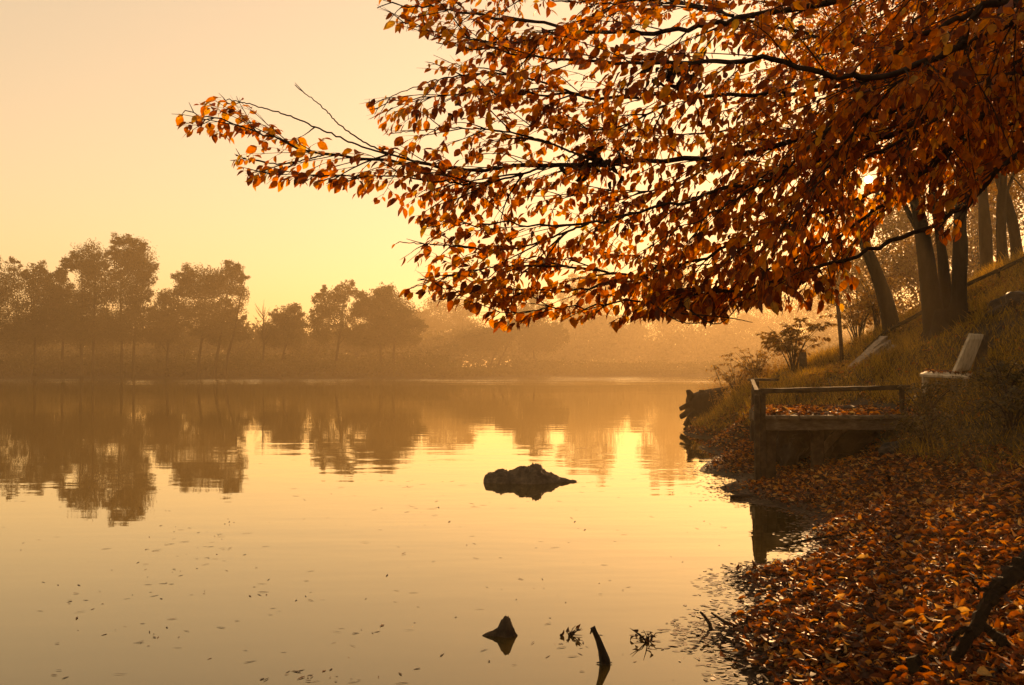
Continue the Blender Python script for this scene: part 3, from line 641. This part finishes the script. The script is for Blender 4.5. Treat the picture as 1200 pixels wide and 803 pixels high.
def twig(p, d, l, lvl, r):
    """a twig from p along d, length l, with leaves or side twigs"""
    n = 4 if lvl else 6
    pts = [p]; dd = d.copy()
    for i in range(n):
        dd = unit(dd + np.array([R.uniform(-.13, .13), R.uniform(-.13, .13), R.uniform(-.10, .07) - .02])); pts.append(pts[-1] + dd * l / n)
    x, y = proj(np.array(pts)); ins = inside(x, y)
    if not ins[0] and not (R.random() < .12): return
    k = len(pts)
    for i in range(1, len(pts)):
        if not ins[i]: k = i + 1; break
    pts = pts[:k]
    if len(pts) < 2: return
    if (np.hypot(x[:k] - 1018, y[:k] - 210) < 7).any(): return
    twb.tube(pts, list(np.linspace(r, r * .4, len(pts))), 3 if lvl else 5, cap=False)
    tot = l * (len(pts) - 1) / n
    if lvl == 0:
        st = .075; m = int(tot / st); side = R.choice([-1, 1])
        for j in range(1, m + 1):
            f = j / (m + .001) * (len(pts) - 1); i = min(int(f), len(pts) - 2); q = pts[i] + (pts[i + 1] - pts[i]) * (f - i)
            t = unit(pts[i + 1] - pts[i]); side = -side
            t2 = unit(rot2(t, side * R.uniform(.5, 1.0)) + np.array([0, 0, R.uniform(-.25, .2)]))
            twig(q, t2, R.uniform(.12, .34) * (1.15 - .6 * j / m), 1, r * .45)
        twig(pts[-1], unit(pts[-1] - pts[-2]), .12, 1, r * .4)
    else:
        st = .035; m = max(2, int(tot / st)); side = R.choice([-1, 1])
        for j in range(1, m + 1):
            if R.random() < .14: continue
            f = j / m * (len(pts) - 1) * .999; i = min(int(f), len(pts) - 2); q = pts[i] + (pts[i + 1] - pts[i]) * (f - i)
            t = unit(pts[i + 1] - pts[i]); side = -side
            ld = unit(rot2(t, side * R.uniform(.4, 1.1)) + np.array([R.uniform(-.25, .25), R.uniform(-.25, .25), -R.uniform(.15, 1.15)]))
            nn = np.array([R.gauss(0, .55), R.gauss(0, .55), R.gauss(.7, .4)])
            add_leaf(q, ld, R.choice([.85, 1, 1, 1.1]) * R.uniform(.034, .068), nn)
limbs_b = []
SUBS = [
 ([(520, 197, 5.2), (450, 178, 5.2), (405, 152, 5.2), (376, 124, 5.2), (345, 100, 5.2)], .006, 1.5),
 ([(500, 193, 5.2), (420, 170, 5.1), (350, 140, 5.05), (300, 124, 5.0), (262, 116, 5.0)], .006, 1.3),
 ([(640, 196, 5.2), (560, 215, 5.1), (470, 208, 5.0), (390, 206, 5.0), (310, 204, 5.0)], .007, 1.0),
 ([(380, 182, 5.1), (330, 192, 5.1), (290, 186, 5.1), (276, 182, 5.1)], .004, 1.0),
 ([(700, 118, 5.3), (600, 88, 5.2), (520, 92, 5.2), (440, 120, 5.2)], .008, 1.0),
 ([(700, 36, 4.6), (600, 50, 4.7), (530, 42, 4.7), (470, 26, 4.8)], .008, 1.0),
 ([(690, 262, 5.1), (600, 292, 5.0), (530, 288, 5.0), (466, 284, 5.0)], .007, 1.0),
 ([(760, 326, 5.0), (650, 312, 5.0), (560, 316, 5.0), (480, 338, 5.0)], .008, 1.0),
 ([(700, 190, 5.3), (620, 160, 5.3), (540, 150, 5.3), (460, 156, 5.3)], .008, 1.0),
 ([(800, 112, 5.4), (720, 150, 5.6), (640, 150, 5.7), (570, 140, 5.8)], .008, .9),
 ([(860, 178, 5.4), (780, 220, 5.6), (700, 226, 5.7), (600, 232, 5.8)], .008, .9),
 ([(860, 18, 4.6), (780, 0, 4.9), (700, 4, 5.0), (600, -4, 5.1), (500, -8, 5.2)], .008, .9),
]
n_main = len(LIMBS)
for li, (pp, r0, sp) in enumerate(LIMBS + SUBS):
    pts = [at(*p) for p in pp]
    full = smoothpath(([np.array([TX, TY, max(TZ + .6, min(pts[0][2] + .3, TZ + 5))])] if li < n_main else []) + pts, 60)
    jt = min(.012, .14 * np.linalg.norm(full[30] - full[29]))
    for i in range(1, 60): full[i] += np.array([R.gauss(0, jt), R.gauss(0, jt), R.gauss(0, jt)])
    rad = [max(.0025, (r0 * .6) * (1 - i / 59) ** 1.1 + .0022) for i in range(60)]
    MB().tube(full, rad, 8, rough=.1, seed=li).build('limb' if li < n_main else 'side_branch', M['twig'], bee, True)
    acc = 0; side = 1; total = sum(np.linalg.norm(full[i] - full[i - 1]) for i in range(1, 60)); run = 0
    for i in range(1, 60):
        seg = np.linalg.norm(full[i] - full[i - 1]); acc += seg; run += seg
        x, y = proj(full[i])
        if x > 1420: acc = 0; continue
        if acc > (.078 if x > 470 else .10) * sp * (1 if li < n_main else 1.5) and (li < n_main or i > 3):
            acc = 0; side = -side; f = run / total
            t = unit(full[i] - full[i - 1])
            for _ in range(2 if R.random() < .55 else 1):
                t2 = unit(rot2(t, side * R.uniform(.35, 1.05)) + np.array([0, 0, R.uniform(-.32, .32)]))
                ln = R.uniform(.35, .95) * (1.1 - .62 * f) * (1 if li < n_main else .5)
                twig(full[i], t2, ln, 0, .0028 + .0035 * (1 - f))
                side = -side
    twig(full[-1], unit(full[-1] - full[-2]), .14, 1, .0025)
# a few bare hanging twiglets under the lowest bough
for (a, b_, c_) in [((780, 366), (850, 372), (882, 378)), ((800, 358), (840, 380), (872, 352)), ((760, 352), (800, 378), (850, 374))]:
    twb.tube(smoothpath([at(*a, 4.6), at(*b_, 4.5), at(*c_, 4.5)], 10), list(np.linspace(.004, .0015, 10)), 4, cap=False)
for (cx, cy_, cd, rr_) in [(792, 92, 4.55, .085), (700, 192, 5.0, .09)]:
    k = 44; c_ = at(cx, cy_, cd); q = c_ + rng.normal(size=(k, 3)) * [rr_ * .75, rr_ * .6, rr_ * .38]
    leaves('dead_leaves', q, rdir(k), rdir(k), .055, .045, BEECH_C, M['litter_dark'], bee)
twb.build('twigs', M['twig'], bee)
P = np.array(PT_P); ok = sunhole(P + np.array(PT_D) * .03, 9.5) & inside(*proj(P)); 
P = P[ok]; Dd = np.array(PT_D)[ok]; N = np.array(PT_N)[ok]; s_ = np.array(PT_S)[ok]
print('near leaves', len(P))
# unseen crown leaves added over and behind the camera to shut out sky light
Q_, _c = lobe_points([(5.5, 1.5, 6.2, 3.6, 3.2, 1.9), (2.6, -.6, 5.6, 3.0, 2.6, 1.6), (8.5, 5.5, 6.2, 2.6, 3.4, 2.4), (6.5, -3, 5.0, 4.0, 2.6, 2.6), (4.2, 4.5, 6.6, 3.2, 2.8, 1.6), (0.5, -3.5, 4.4, 2.8, 2.2, 2.0), (6.0, -5, 3.4, 4, 2, 1.8), (-3.5, -5.5, 4.2, 3.2, 2, 2.4), (1.5, -6, 3.2, 3.4, 1.6, 1.6)], 38000, .3, .2)
qx, qy = proj(Q_); dep = Q_[:, 1]
Q_ = Q_[((dep < .3) | (qy < -50) | (qx > 1260)) & (np.linalg.norm(Q_ - [0, 0, H], axis=1) > 1.6) & (Q_[:, 2] > 2.2)]; k = len(Q_)
sz = rng.uniform(.10, .16, k); V1_, T1 = leaf_arrays(Q_, rdir(k) - [0, 0, .4], rdir(k) * .6 + [0, 0, .8], sz, sz, BEECH)
V2_, T2 = leaf_arrays(P, Dd, N, s_, s_ * rng.uniform(.75, 1.15, len(P)), BEECH)
tri_mesh('foliage', np.vstack([V2_, V1_]), np.vstack([T2, T1 + len(V2_)]), M['beech'], bee)
0 and leaves('foliage', P, Dd, N, s_, s_ * rng.uniform(.75, 1.15, len(P)), BEECH, M['beech'], bee)
# two dead leaf clumps caught in the boughs
# ------------------------------------------------------------------ leaf litter on the shore
def scatter(n, pxr, pyr, z0=.2):
    """points spread evenly over the ground in the given patch of view"""
    out = []
    return out
n = 560000
x = rng.uniform(.6, 7.5, n); y = 3.4 + 24 * rng.uniform(0, 1, n) ** 1.15
z = ground(x, y); px, py = proj(np.stack([x, y, z], 1))
edge = fnoise(x, y, 5.5, 21) * .10 + fnoise(x, y, 16, 22) * .06
keep = (z > -.06 + edge * .7) & (px < 1300) & (z < .62 + edge) & (py < 860)
dens = np.clip((z + .065) / .12, .06, 1) ** 1.5 
keep &= rng.uniform(size=n) < dens * np.clip(1.15 - y / 17, .25, 1)
x, y, z = x[keep], y[keep], z[keep]; n = len(x); print('litter', n)
zz = np.maximum(z, 0) + rng.uniform(.002, .05, n) * np.clip((z + .03) / .1, .08, 1)
P = np.stack([x, y, zz], 1)
tilt = np.clip((z + .02) / .1, .08, 1)[:, None]
N = rdir(n) * .95 * tilt + [0, 0, 1]; Dd = rdir(n, .3 ) * [1, 1, .35]
sz = rng.uniform(.030, .080, n)
wet = z < .035 + rng.normal(0, .015, n)
dry = ~wet
sel = rng.uniform(size=dry.sum()); Pd, Dr, Nr, sr = P[dry], Dd[dry], N[dry], sz[dry]; VV, TT, off = [], [], 0
for lo, hi, tpl, wl, wh in ((0, .4, BEECH, .55, 1.15), (.4, .62, BEECH_C, .6, 1.1), (.62, .85, CUP, .7, 1.2), (.85, 1.01, ROLL, .5, .9)):
    q = (sel >= lo) & (sel < hi); v_, t_ = leaf_arrays(Pd[q], Dr[q], Nr[q] * rng.choice([-1, 1], q.sum())[:, None], sr[q], sr[q] * rng.uniform(wl, wh, q.sum()), tpl); VV.append(v_); TT.append(t_ + off); off += len(v_)
V1 = tri_mesh('leaf_litter', np.vstack(VV), np.vstack(TT), M['litter']); tag(V1, 'deep carpet of fallen copper leaves covering the shore', 'leaf litter', kind='stuff')
zw = zz[wet]; flt = (zw < .02)[:, None]; Nw = np.where(flt, rdir(len(zw)) * .10 + [0, 0, 1], N[wet]); Dw = np.where(flt, Dd[wet] * [1, 1, .05], Dd[wet])
V1 = leaves('leaf_litter', P[wet], Dw, Nw, sz[wet] * .85, sz[wet] * .6, FLAT, M['litter_dark']); tag(V1, 'dark sodden leaves matted along the waterline', 'leaf litter', kind='stuff')
tag(bpy.data.objects['leaf_litter'], 'loose fallen leaves lying on the jetty boards', 'leaf litter')
# leaves and scraps floating on the lake
fl = []
for k in range(600):
    d = 4.6 * (40 / 4.6) ** R.random(); u = R.uniform(-.52, .3)
    fl.append((u * d, d))
for (cx, cy, r_, m_) in [(505, 585, 70, 16), (225, 640, 90, 30), (120, 700, 70, 12), (180, 750, 80, 12), (330, 700, 60, 8), (420, 745, 30, 5), (360, 790, 40, 6), (640, 690, 50, 8), (680, 760, 60, 7), (700, 630, 60, 8), (830, 545, 25, 10), (845, 690, 30, 24), (850, 780, 30, 22), (800, 742, 30, 10), (760, 500, 90, 20), (690, 470, 90, 12)]:
    for _ in range(m_):
        g_ = gp(R.gauss(cx, r_ * .5), max(450, R.gauss(cy, r_ * .22)))
        for _q in range(R.choice([1, 1, 2, 4])): fl.append((g_[0] + R.gauss(0, .05), g_[1] + R.gauss(0, .04)))
fl = np.array(fl); zf = ground(fl[:, 0], fl[:, 1]); fl = fl[zf < -.02]
keep = rng.uniform(size=len(fl)) < .75; fl = fl[keep]; n = len(fl)
P = np.stack([fl[:, 0], fl[:, 1], rng.uniform(.001, .004, n)], 1)
o = leaves('floating_leaves', P, rdir(n, .02), rdir(n) * .05 + [0, 0, 1], rng.uniform(.012, .11, n) ** 1.0 * np.clip(fl[:, 1] / 9, .7, 1.6), rng.uniform(.005, .022, n), FLAT, M['litter_dark']); tag(o, 'scattered dark leaves and scraps floating on the lake', 'floating leaves', kind='stuff')

# ------------------------------------------------------------------ grass and weeds on the bank
n = 190000
x = rng.uniform(3.8, 14, n); y = rng.uniform(9.5, 33, n); z = ground(x, y); px, py = proj(np.stack([x, y, z], 1))
pat = fnoise(x, y, 1.4, 31) + rng.normal(0, .18, n)
ondeck = (x > jx0 - .1) & (x < jx1 + .3) & (y > DJ - .2) & (y < 16.4)
keep = (z > np.where(y < 20, .42, .12)) & (px < 1260) & (pat > -.28) & ~ondeck & (rng.uniform(size=n) < np.clip(y / 16, .45, 1))
x, y, z = x[keep], y[keep], z[keep]; n = len(x); print('grass', n)
D_ = rdir(n, .5) * .55 + [0, 0, 1]; sz = rng.uniform(.09, .26, n) * np.clip(1 + 1.6 * fnoise(x, y, 2.6, 33) + .5 * fnoise(x, y, .9, 34), .35, 2)
o = leaves('grass', np.stack([x, y, z - .01], 1), D_, rdir(n, .2), sz, rng.uniform(.006, .014, n), BLADE, M['grass']); tag(o, 'tufty autumn grass covering the sloping bank', 'grass', kind='stuff')
# broadleaf weeds
def weeds(name, n, region, hmin, hmax, leaf, mat, label, stemmat='dry', kind='stuff'):
    x0, x1, y0, y1, cond = region
    x = rng.uniform(x0, x1, n * 4); y = rng.uniform(y0, y1, n * 4); z = ground(x, y); ok = cond(x, y, z); x, y, z = x[ok][:n], y[ok][:n], z[ok][:n]; k = len(x)
    hh = rng.uniform(hmin, hmax, k); ln = rdir(k, .3) * .5 + [0, 0, 1]; ln = norm(ln)
    P = []; 
    m_ = 9
    f = rng.uniform(.15, 1, (k, m_)); B = np.stack([x, y, z], 1)
    P = B[:, None] + ln[:, None] * (hh[:, None] * f)[..., None]; P = P.reshape(-1, 3)
    q = len(P); Dd = rdir(q, .5) - [0, 0, .15]
    V1_, T1 = leaf_arrays(P, Dd, rdir(q) * .6 + [0, 0, .8], leaf * rng.uniform(.6, 1.3, q), leaf * .9 * rng.uniform(.6, 1.3, q), DIA)
    V2_, T2 = leaf_arrays(B, ln, rdir(k), hh, np.full(k, .008), BLADE)
    o = tri_mesh(name, np.vstack([V1_, V2_]), np.vstack([T1, T2 + len(V1_)]), M[mat]); tag(o, label, 'weeds', kind=kind); return o
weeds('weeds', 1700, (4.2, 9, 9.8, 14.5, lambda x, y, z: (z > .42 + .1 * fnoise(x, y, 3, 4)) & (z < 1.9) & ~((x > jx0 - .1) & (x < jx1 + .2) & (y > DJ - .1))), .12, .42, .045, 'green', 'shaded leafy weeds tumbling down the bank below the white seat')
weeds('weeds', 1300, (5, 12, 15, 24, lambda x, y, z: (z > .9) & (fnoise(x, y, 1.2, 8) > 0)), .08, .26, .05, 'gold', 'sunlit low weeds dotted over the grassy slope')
weeds('weeds', 700, (4.9, 7.2, 24, 29, lambda x, y, z: (z > .2)), .25, .85, .055, 'gold', 'straggling weeds and brambles on top of the little spit')
n = 2600
x = rng.uniform(4.5, 12, n); y = rng.uniform(12, 26, n); z = ground(x, y); ok = (z > .5) & ~((x > jx0 - .1) & (x < jx1 + .2) & (y > DJ - .1) & (y < 16.3)); x, y, z = x[ok], y[ok], z[ok]; n = len(x)
o = leaves('leaf_litter', np.stack([x, y, z + rng.uniform(.02, .10, n)], 1), rdir(n, .3), rdir(n) * .6 + [0, 0, 1], rng.uniform(.06, .1, n), rng.uniform(.06, .1, n), BEECH_C, M['litter']); tag(o, 'fallen leaves caught in the grass of the bank', 'leaf litter', kind='stuff')

# saplings and shrubs
def shrub(name, label, cat, base, n_st, h, spread, leaf, mat, seed, tplw=.8, lean=(0, 0), dens=26, droop=.5, group=None):
    r = random.Random(seed); base = np.array(base, float); root = empty(name, tuple(base), label, cat, group); b = MB(); P = []; Dd = []
    for i in range(n_st):
        a = r.uniform(0, 2 * PI); l = h * r.uniform(.55, 1); o_ = spread * r.uniform(.2, 1)
        e = base + np.array([math.cos(a) * o_ + lean[0] * l, math.sin(a) * o_ * .8 + lean[1] * l, l])
        m_ = base + (e - base) * .5 + np.array([-math.cos(a) * o_ * .15, 0, l * .12])
        pts = smoothpath([base + [r.uniform(-.06, .06), r.uniform(-.06, .06), -.05], m_, e], 8)
        b.tube(pts, list(np.linspace(.010 + h * .004, .003, 8)), 5, cap=False)
        for j in range(4):
            f = r.randint(3, 7); s_ = pts[f]; a2 = r.uniform(0, 2 * PI); l2 = h * r.uniform(.12, .3)
            e2 = s_ + np.array([math.cos(a2) * l2, math.sin(a2) * l2, l2 * r.uniform(-.2, .6)]); b.tube([s_, (s_ + e2) / 2 + [0, 0, .02], e2], [.004, .003, .0015], 3, cap=False)
            for k in range(dens // 4):
                t = r.uniform(.15, 1.05); P.append(s_ + (e2 - s_) * t + np.array([r.gauss(0, .012)] * 3)); v = unit(e2 - s_); Dd.append(unit(rot2(v, r.choice([-1, 1]) * r.uniform(.4, 1.2)) - np.array([0, 0, r.uniform(0, 2 * droop)])))
    b.build('stems', M['twig'], root)
    k = len(P); leaves('foliage', P, Dd, rdir(k) * .5 + [0, 0, .8], leaf * rng.uniform(.7, 1.2, k), leaf * tplw * rng.uniform(.7, 1.2, k), BEECH, M[mat], root)
    return root
def gb(px, D): X = (px - 600) / F * D; return (X, D, gz(X, D))
shrub('sapling', 'sapling with drooping layered leaves behind the jetty rails', 'sapling', gb(930, 23), 18, 1.3, 1.0, .12, 'gold', 1, .55, dens=90, droop=.45)
shrub('sapling', 'sapling crossed by the thin iron pole', 'sapling', gb(1004, 25), 12, 1.6, .8, .11, 'gold', 2, .55, dens=80, droop=.45)
shrub('sapling', 'bright sapling at the foot of the leaning trunk', 'sapling', gb(1028, 24.5), 9, 1.5, .6, .10, 'gold', 3, .6, dens=70)
shrub('shrub', 'thin straggly bush standing on the spit above the fallen trunk', 'shrub', gb(862, 26.6), 18, 1.05, .8, .08, 'gold', 4, .7, dens=34)
shrub('shrub', 'fine twiggy bush between the spit and the jetty posts', 'shrub', gb(886, 25.6), 20, 1.1, .9, .08, 'gold', 5, .7, dens=40)
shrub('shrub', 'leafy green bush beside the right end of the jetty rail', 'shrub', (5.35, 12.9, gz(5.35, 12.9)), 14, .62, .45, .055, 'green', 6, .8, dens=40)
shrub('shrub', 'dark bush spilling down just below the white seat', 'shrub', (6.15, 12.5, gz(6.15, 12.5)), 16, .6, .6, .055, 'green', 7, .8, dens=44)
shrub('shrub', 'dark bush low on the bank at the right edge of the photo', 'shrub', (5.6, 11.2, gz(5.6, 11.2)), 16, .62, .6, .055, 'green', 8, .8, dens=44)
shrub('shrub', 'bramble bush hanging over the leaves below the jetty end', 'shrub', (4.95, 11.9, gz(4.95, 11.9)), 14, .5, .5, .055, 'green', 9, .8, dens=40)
# bare wand sticking up left of the spit
stick('dry_stalk', [at(848, 462, 26.4), at(843, 446, 26.4), at(836, 428, 26.4)], [.012, .010, .005], 'tall bare stalk leaning left on the spit', 'stalk', 'twig', sides=5)

# ------------------------------------------------------------------ bits on the bank
# iron pole
q0, q1 = at(988, 430, 22), at(981, 345, 22)
pl = empty('iron_pole', (q0[0], 22, gz(q0[0], 22)), 'thin rusty iron pole standing upright on the bank', 'pole')
MB().tube([(q0[0], 22, gz(q0[0], 22) - .2), (q0 + q1) / 2, q1], .045, 10, rough=.03).build('shaft', M['iron'], pl, True)
MB().tube([q1 + [0, 0, -.03], q1 + [0, 0, .05]], [.06, .05], 10).build('cap', M['iron'], pl, True)
# post stump
q = at(941, 433, 22.5); zt = at(941, 413, 22.5)[2]
o = MB().tube([(q[0], 22.5, gz(q[0], 22.5) - .1), (q[0] + .01, 22.5, (q[2] + zt) / 2), (q[0], 22.5, zt)], [.09, .085, .075], 10, rough=.2).build('post_stump', M['timber'], None, True); tag(o, 'short rotten post stub beside the drooping sapling', 'post')
# split weathered log / boards lying down the slope
sl = empty('split_log', tuple(at(1020, 418, 19.5)), 'grey split log of weathered boards lying down the slope', 'split log')
for i, (a, b_, w_) in enumerate([((995, 434), (1036, 396), .13), ((1001, 436), (1041, 401), .12), ((1007, 437), (1046, 407), .13), ((1012, 436), (1040, 413), .10), ((999, 431), (1034, 405), .10)]):
    D0 = 19.6 - i * .06
    pa, pb = at(*a, D0 - .6), at(*b_, D0 + .5)
    MB().bar(pa, pb, w_, .07, .016, 12, seed=i * 5, taper=1.25).build('board', M['paletimber'], sl)
# handrail up the steps
hr = empty('handrail', tuple(at(1080, 367, 18.5)), 'long dark pole handrail climbing the slope past the tree feet', 'handrail')
pth = [at(1013, 412, 21), at(1038, 390, 21.6), at(1079, 367, 21), at(1127, 337, 21.2), at(1198, 304, 21.0), at(1260, 272, 21.0)]
MB().tube(smoothpath(pth, 20), .042, 8, rough=.15, seed=3).build('rail', M['bark'], hr, True)
for q in (pth[1], pth[3], (pth[3] + pth[4]) / 2 + [.15, 0, .05], pth[4]):
    MB().tube([(q[0], q[1] + .03, gz(q[0], q[1]) - .1), (q[0], q[1] + .02, q[2])], .04, 8, rough=.1).build('post', M['bark'], hr, True)
# white seat
D0 = 15.0
def sb(px, py, D=D0): return at(px, py, D)
seat = empty('garden_seat', (sb(1115, 440)[0], D0, gz(sb(1115, 440)[0], D0)), 'weathered white seat with a slanting back and leaves on it, on the bank', 'seat')
a, b_ = sb(1079, 438, 15.05), sb(1150, 441, 15.05)
def slab(name, corners, th, mat, parent, seed=0, nu=8, nv=8, rnd=.25):
    """a rounded slab through four corners (a,b,c,d), thickness th"""
    a, b, c, d = [Vector(tuple(map(float, k))) for k in corners]; n = (b - a).cross(d - a).normalized(); mb = MB(); vs = []; 
    for s in (1, -1):
        for i in range(nu + 1):
            for j in range(nv + 1):
                u, v = i / nu, j / nv; p = a.lerp(b, u).lerp(d.lerp(c, u), v)
                e = min(min(u, 1 - u) * (b - a).length, min(v, 1 - v) * (d - a).length); k = min(1, e / (th * .6) + .45) if e < th else 1
                vs.append(p + n * (s * th / 2 * min(1, k)) + noise.noise_vector(p * 8 + Vector((seed, 0, 0))) * .006)
    m_ = (nu + 1) * (nv + 1); fs = []
    for i in range(nu):
        for j in range(nv):
            k = i * (nv + 1) + j; fs.append((k, k + nv + 1, k + nv + 2, k + 1)); fs.append((m_ + k, m_ + k + 1, m_ + k + nv + 2, m_ + k + nv + 1))
    ring = [i * (nv + 1) for i in range(nu + 1)] + [nu * (nv + 1) + j for j in range(1, nv + 1)] + [i * (nv + 1) + nv for i in range(nu - 1, -1, -1)] + [j for j in range(nv - 1, 0, -1)]
    for i in range(len(ring)):
        p, q = ring[i], ring[(i + 1) % len(ring)]; fs.append((q, p, m_ + p, m_ + q))
    return mb.add(vs, fs).build(name, M[mat], parent)
slab('seat', [sb(1078, 440, 14.75), sb(1136, 443, 14.75), sb(1140, 438, 15.35), sb(1083, 435, 15.35)], .07, 'white', seat, 1)
slab('backrest', [sb(1117, 436, 14.85), sb(1134, 438, 15.35), sb(1152, 392, 15.45), sb(1137, 391, 14.95)], .08, 'white', seat, 2)
slab('shaded_side', [sb(1137, 446, 15.3), sb(1154, 446, 15.5), sb(1157, 394, 15.5), sb(1152, 392, 15.42)], .06, 'timber', seat, 3)  # the back's shaded side, its shade put into the dark timber colour
for (px, D_) in ((1083, 14.85), (1130, 14.85), (1087, 15.3), (1140, 15.3)):
    q = sb(px, 441, D_); MB().bar((q[0], D_, gz(q[0], D_) - .06), (q[0], D_, q[2]), .05, .05, upv=(0, 1, 0)).build('leg', M['white'], seat)
n = 90; c0, c1_, c2 = sb(1080, 438, 14.8), sb(1134, 441, 14.8), sb(1084, 436, 15.3)
u = rng.uniform(0, 1, (n, 2)); P = c0 + (c1_ - c0) * u[:, :1] + (c2 - c0) * u[:, 1:] + np.array([0, 0, .045])
o = leaves('leaf_litter', P, rdir(n, .2), rdir(n) * .4 + [0, 0, 1], .07, .07, BEECH_C, M['litter']); tag(o, 'dry leaves gathered on the white seat', 'leaf litter', kind='stuff')
# low dark plank bench at the right edge
pb = empty('plank_bench', tuple(at(1180, 440, 14.2)), 'low dark plank bench half lost in weeds right of the white seat', 'bench')
MB().bar(at(1156, 434, 14.3), at(1225, 431, 14.0), .24, .05, .006, 8).build('seat', M['timber'], pb)
for px in (1166, 1214):
    q = at(px, 434, 14.2); MB().bar((q[0], q[1], gz(q[0], q[1]) - .1), (q[0], q[1], q[2] - .02), .08, .08, upv=(0, 1, 0)).build('leg', M['timber'], pb)
rock('boulder', (*at(1192, 362, 18.0)[:2], at(1192, 364, 18.0)[2]), (.5, .4, .3), 23, M['rock'], 'dark rounded boulder on the slope at the right edge of the photo', 'boulder')
tr3 = [o for o in bpy.data.objects if o.name == 'three_stemmed_tree'][0]; b = MB()
for k in range(9):
    a = k * .72 + .2; l = random.uniform(.5, 1.0); ex, ey = b3[0] + math.cos(a) * l, b3[1] - .05 + math.sin(a) * l
    mx_, my_ = b3[0] + math.cos(a) * l * .45, b3[1] + math.sin(a) * l * .45
    b.tube(smoothpath([(b3[0] + math.cos(a) * .1, b3[1] + math.sin(a) * .1, b3[2] + .35), (mx_, my_, gz(mx_, my_) + .10), (ex, ey, gz(ex, ey) - .04)], 8), list(np.linspace(.15, .04, 8)), 8, rough=.3, seed=k)
b.build('roots', M['bark'], tr3, True)

# ------------------------------------------------------------------ sun, sky, air
m, nt, out = mat_new('sun_light'); e = nt.nodes.new('ShaderNodeEmission'); e.inputs[0].default_value = (1, .62, .22, 1); e.inputs[1].default_value = 60
nt.links.new(e.outputs[0], out.inputs[0]); m.cycles.emission_sampling = 'NONE'
sn = rock('sun', tuple(SUN * 4000), (14, 14, 14), 1, m, rough=0, sub=3, kind='structure')
wd = bpy.data.worlds.new('World'); S.world = wd; wd.use_nodes = True; nt = wd.node_tree; nt.nodes.clear()
out = nt.nodes.new('ShaderNodeOutputWorld'); bg = nt.nodes.new('ShaderNodeBackground'); sk = nt.nodes.new('ShaderNodeTexSky')
SKYT = (2.55, 2.31, 1.98)
sk.sky_type = 'NISHITA'; sk.sun_disc = False; sk.sun_elevation = SUN_EL; sk.sun_rotation = SUN_AZ; sk.altitude = 0
sk.air_density = 1.3; sk.dust_density = .5; sk.ozone_density = .6
bg.inputs[1].default_value = .12
gm = nt.nodes.new('ShaderNodeGamma'); gm.inputs[1].default_value = .5; nt.links.new(sk.outputs[0], gm.inputs[0])   # thin high veil evens the clear sky out
tv = nt.nodes.new('ShaderNodeVectorMath'); tv.operation = 'MULTIPLY'; tv.inputs[1].default_value = SKYT; nt.links.new(gm.outputs[0], tv.inputs[0])
nt.links.new(tv.outputs[0], bg.inputs[0]); nt.links.new(bg.outputs[0], out.inputs[0])
sl_ = bpy.data.lights.new('sun_lamp', 'SUN'); sl_.energy = 5.0; sl_.angle = math.radians(.6); sl_.color = (1, .70, .38)
so = bpy.data.objects.new('sun_lamp', sl_); COL.objects.link(so); LD = np.array([math.cos(SUN_EL + math.radians(1.5)) * math.sin(SUN_AZ), math.cos(SUN_EL + math.radians(1.5)) * math.cos(SUN_AZ), math.sin(SUN_EL + math.radians(1.5))]); so.rotation_euler = Vector(LD).to_track_quat('Z', 'Y').to_euler()
HAZE = .0014
m = bpy.data.materials.new('mist'); m.use_nodes = True; nt = m.node_tree; nt.nodes.clear(); out = nt.nodes.new('ShaderNodeOutputMaterial')
pv = nt.nodes.new('ShaderNodeVolumePrincipled'); pv.inputs['Density'].default_value = HAZE; pv.inputs['Color'].default_value = (.95, .68, .40, 1); pv.inputs['Anisotropy'].default_value = .47
nt.links.new(pv.outputs[0], out.inputs['Volume'])
x0, x1, y0, y1, z0, z1 = -1550, 1550, -650, 1650, -4, 34
hz = MB().add([(x0, y0, z0), (x1, y0, z0), (x1, y1, z0), (x0, y1, z0), (x0, y0, z1), (x1, y0, z1), (x1, y1, z1), (x0, y1, z1)],
              [(3, 2, 1, 0), (4, 5, 6, 7), (0, 1, 5, 4), (1, 2, 6, 5), (2, 3, 7, 6), (3, 0, 4, 7)]).build('haze', m); tag(hz, 'warm morning mist hanging over the whole lake', 'mist', kind='stuff')

# ------------------------------------------------------------------ render settings
S.view_settings.view_transform = 'Standard'; S.view_settings.look = 'None'; S.view_settings.gamma = 1; S.view_settings.use_curve_mapping = False
S.view_settings.exposure = 0.34
S.view_settings.use_white_balance = True; S.view_settings.white_balance_temperature = 10200; S.view_settings.white_balance_tint = 24
cy = S.cycles; cy.max_bounces = 8; cy.diffuse_bounces = 5; cy.glossy_bounces = 3; cy.transmission_bounces = 2; cy.volume_bounces = 0; cy.transparent_max_bounces = 4
cy.use_denoising = True; cy.sample_clamp_indirect = 4; cy.caustics_reflective = False; cy.caustics_refractive = False
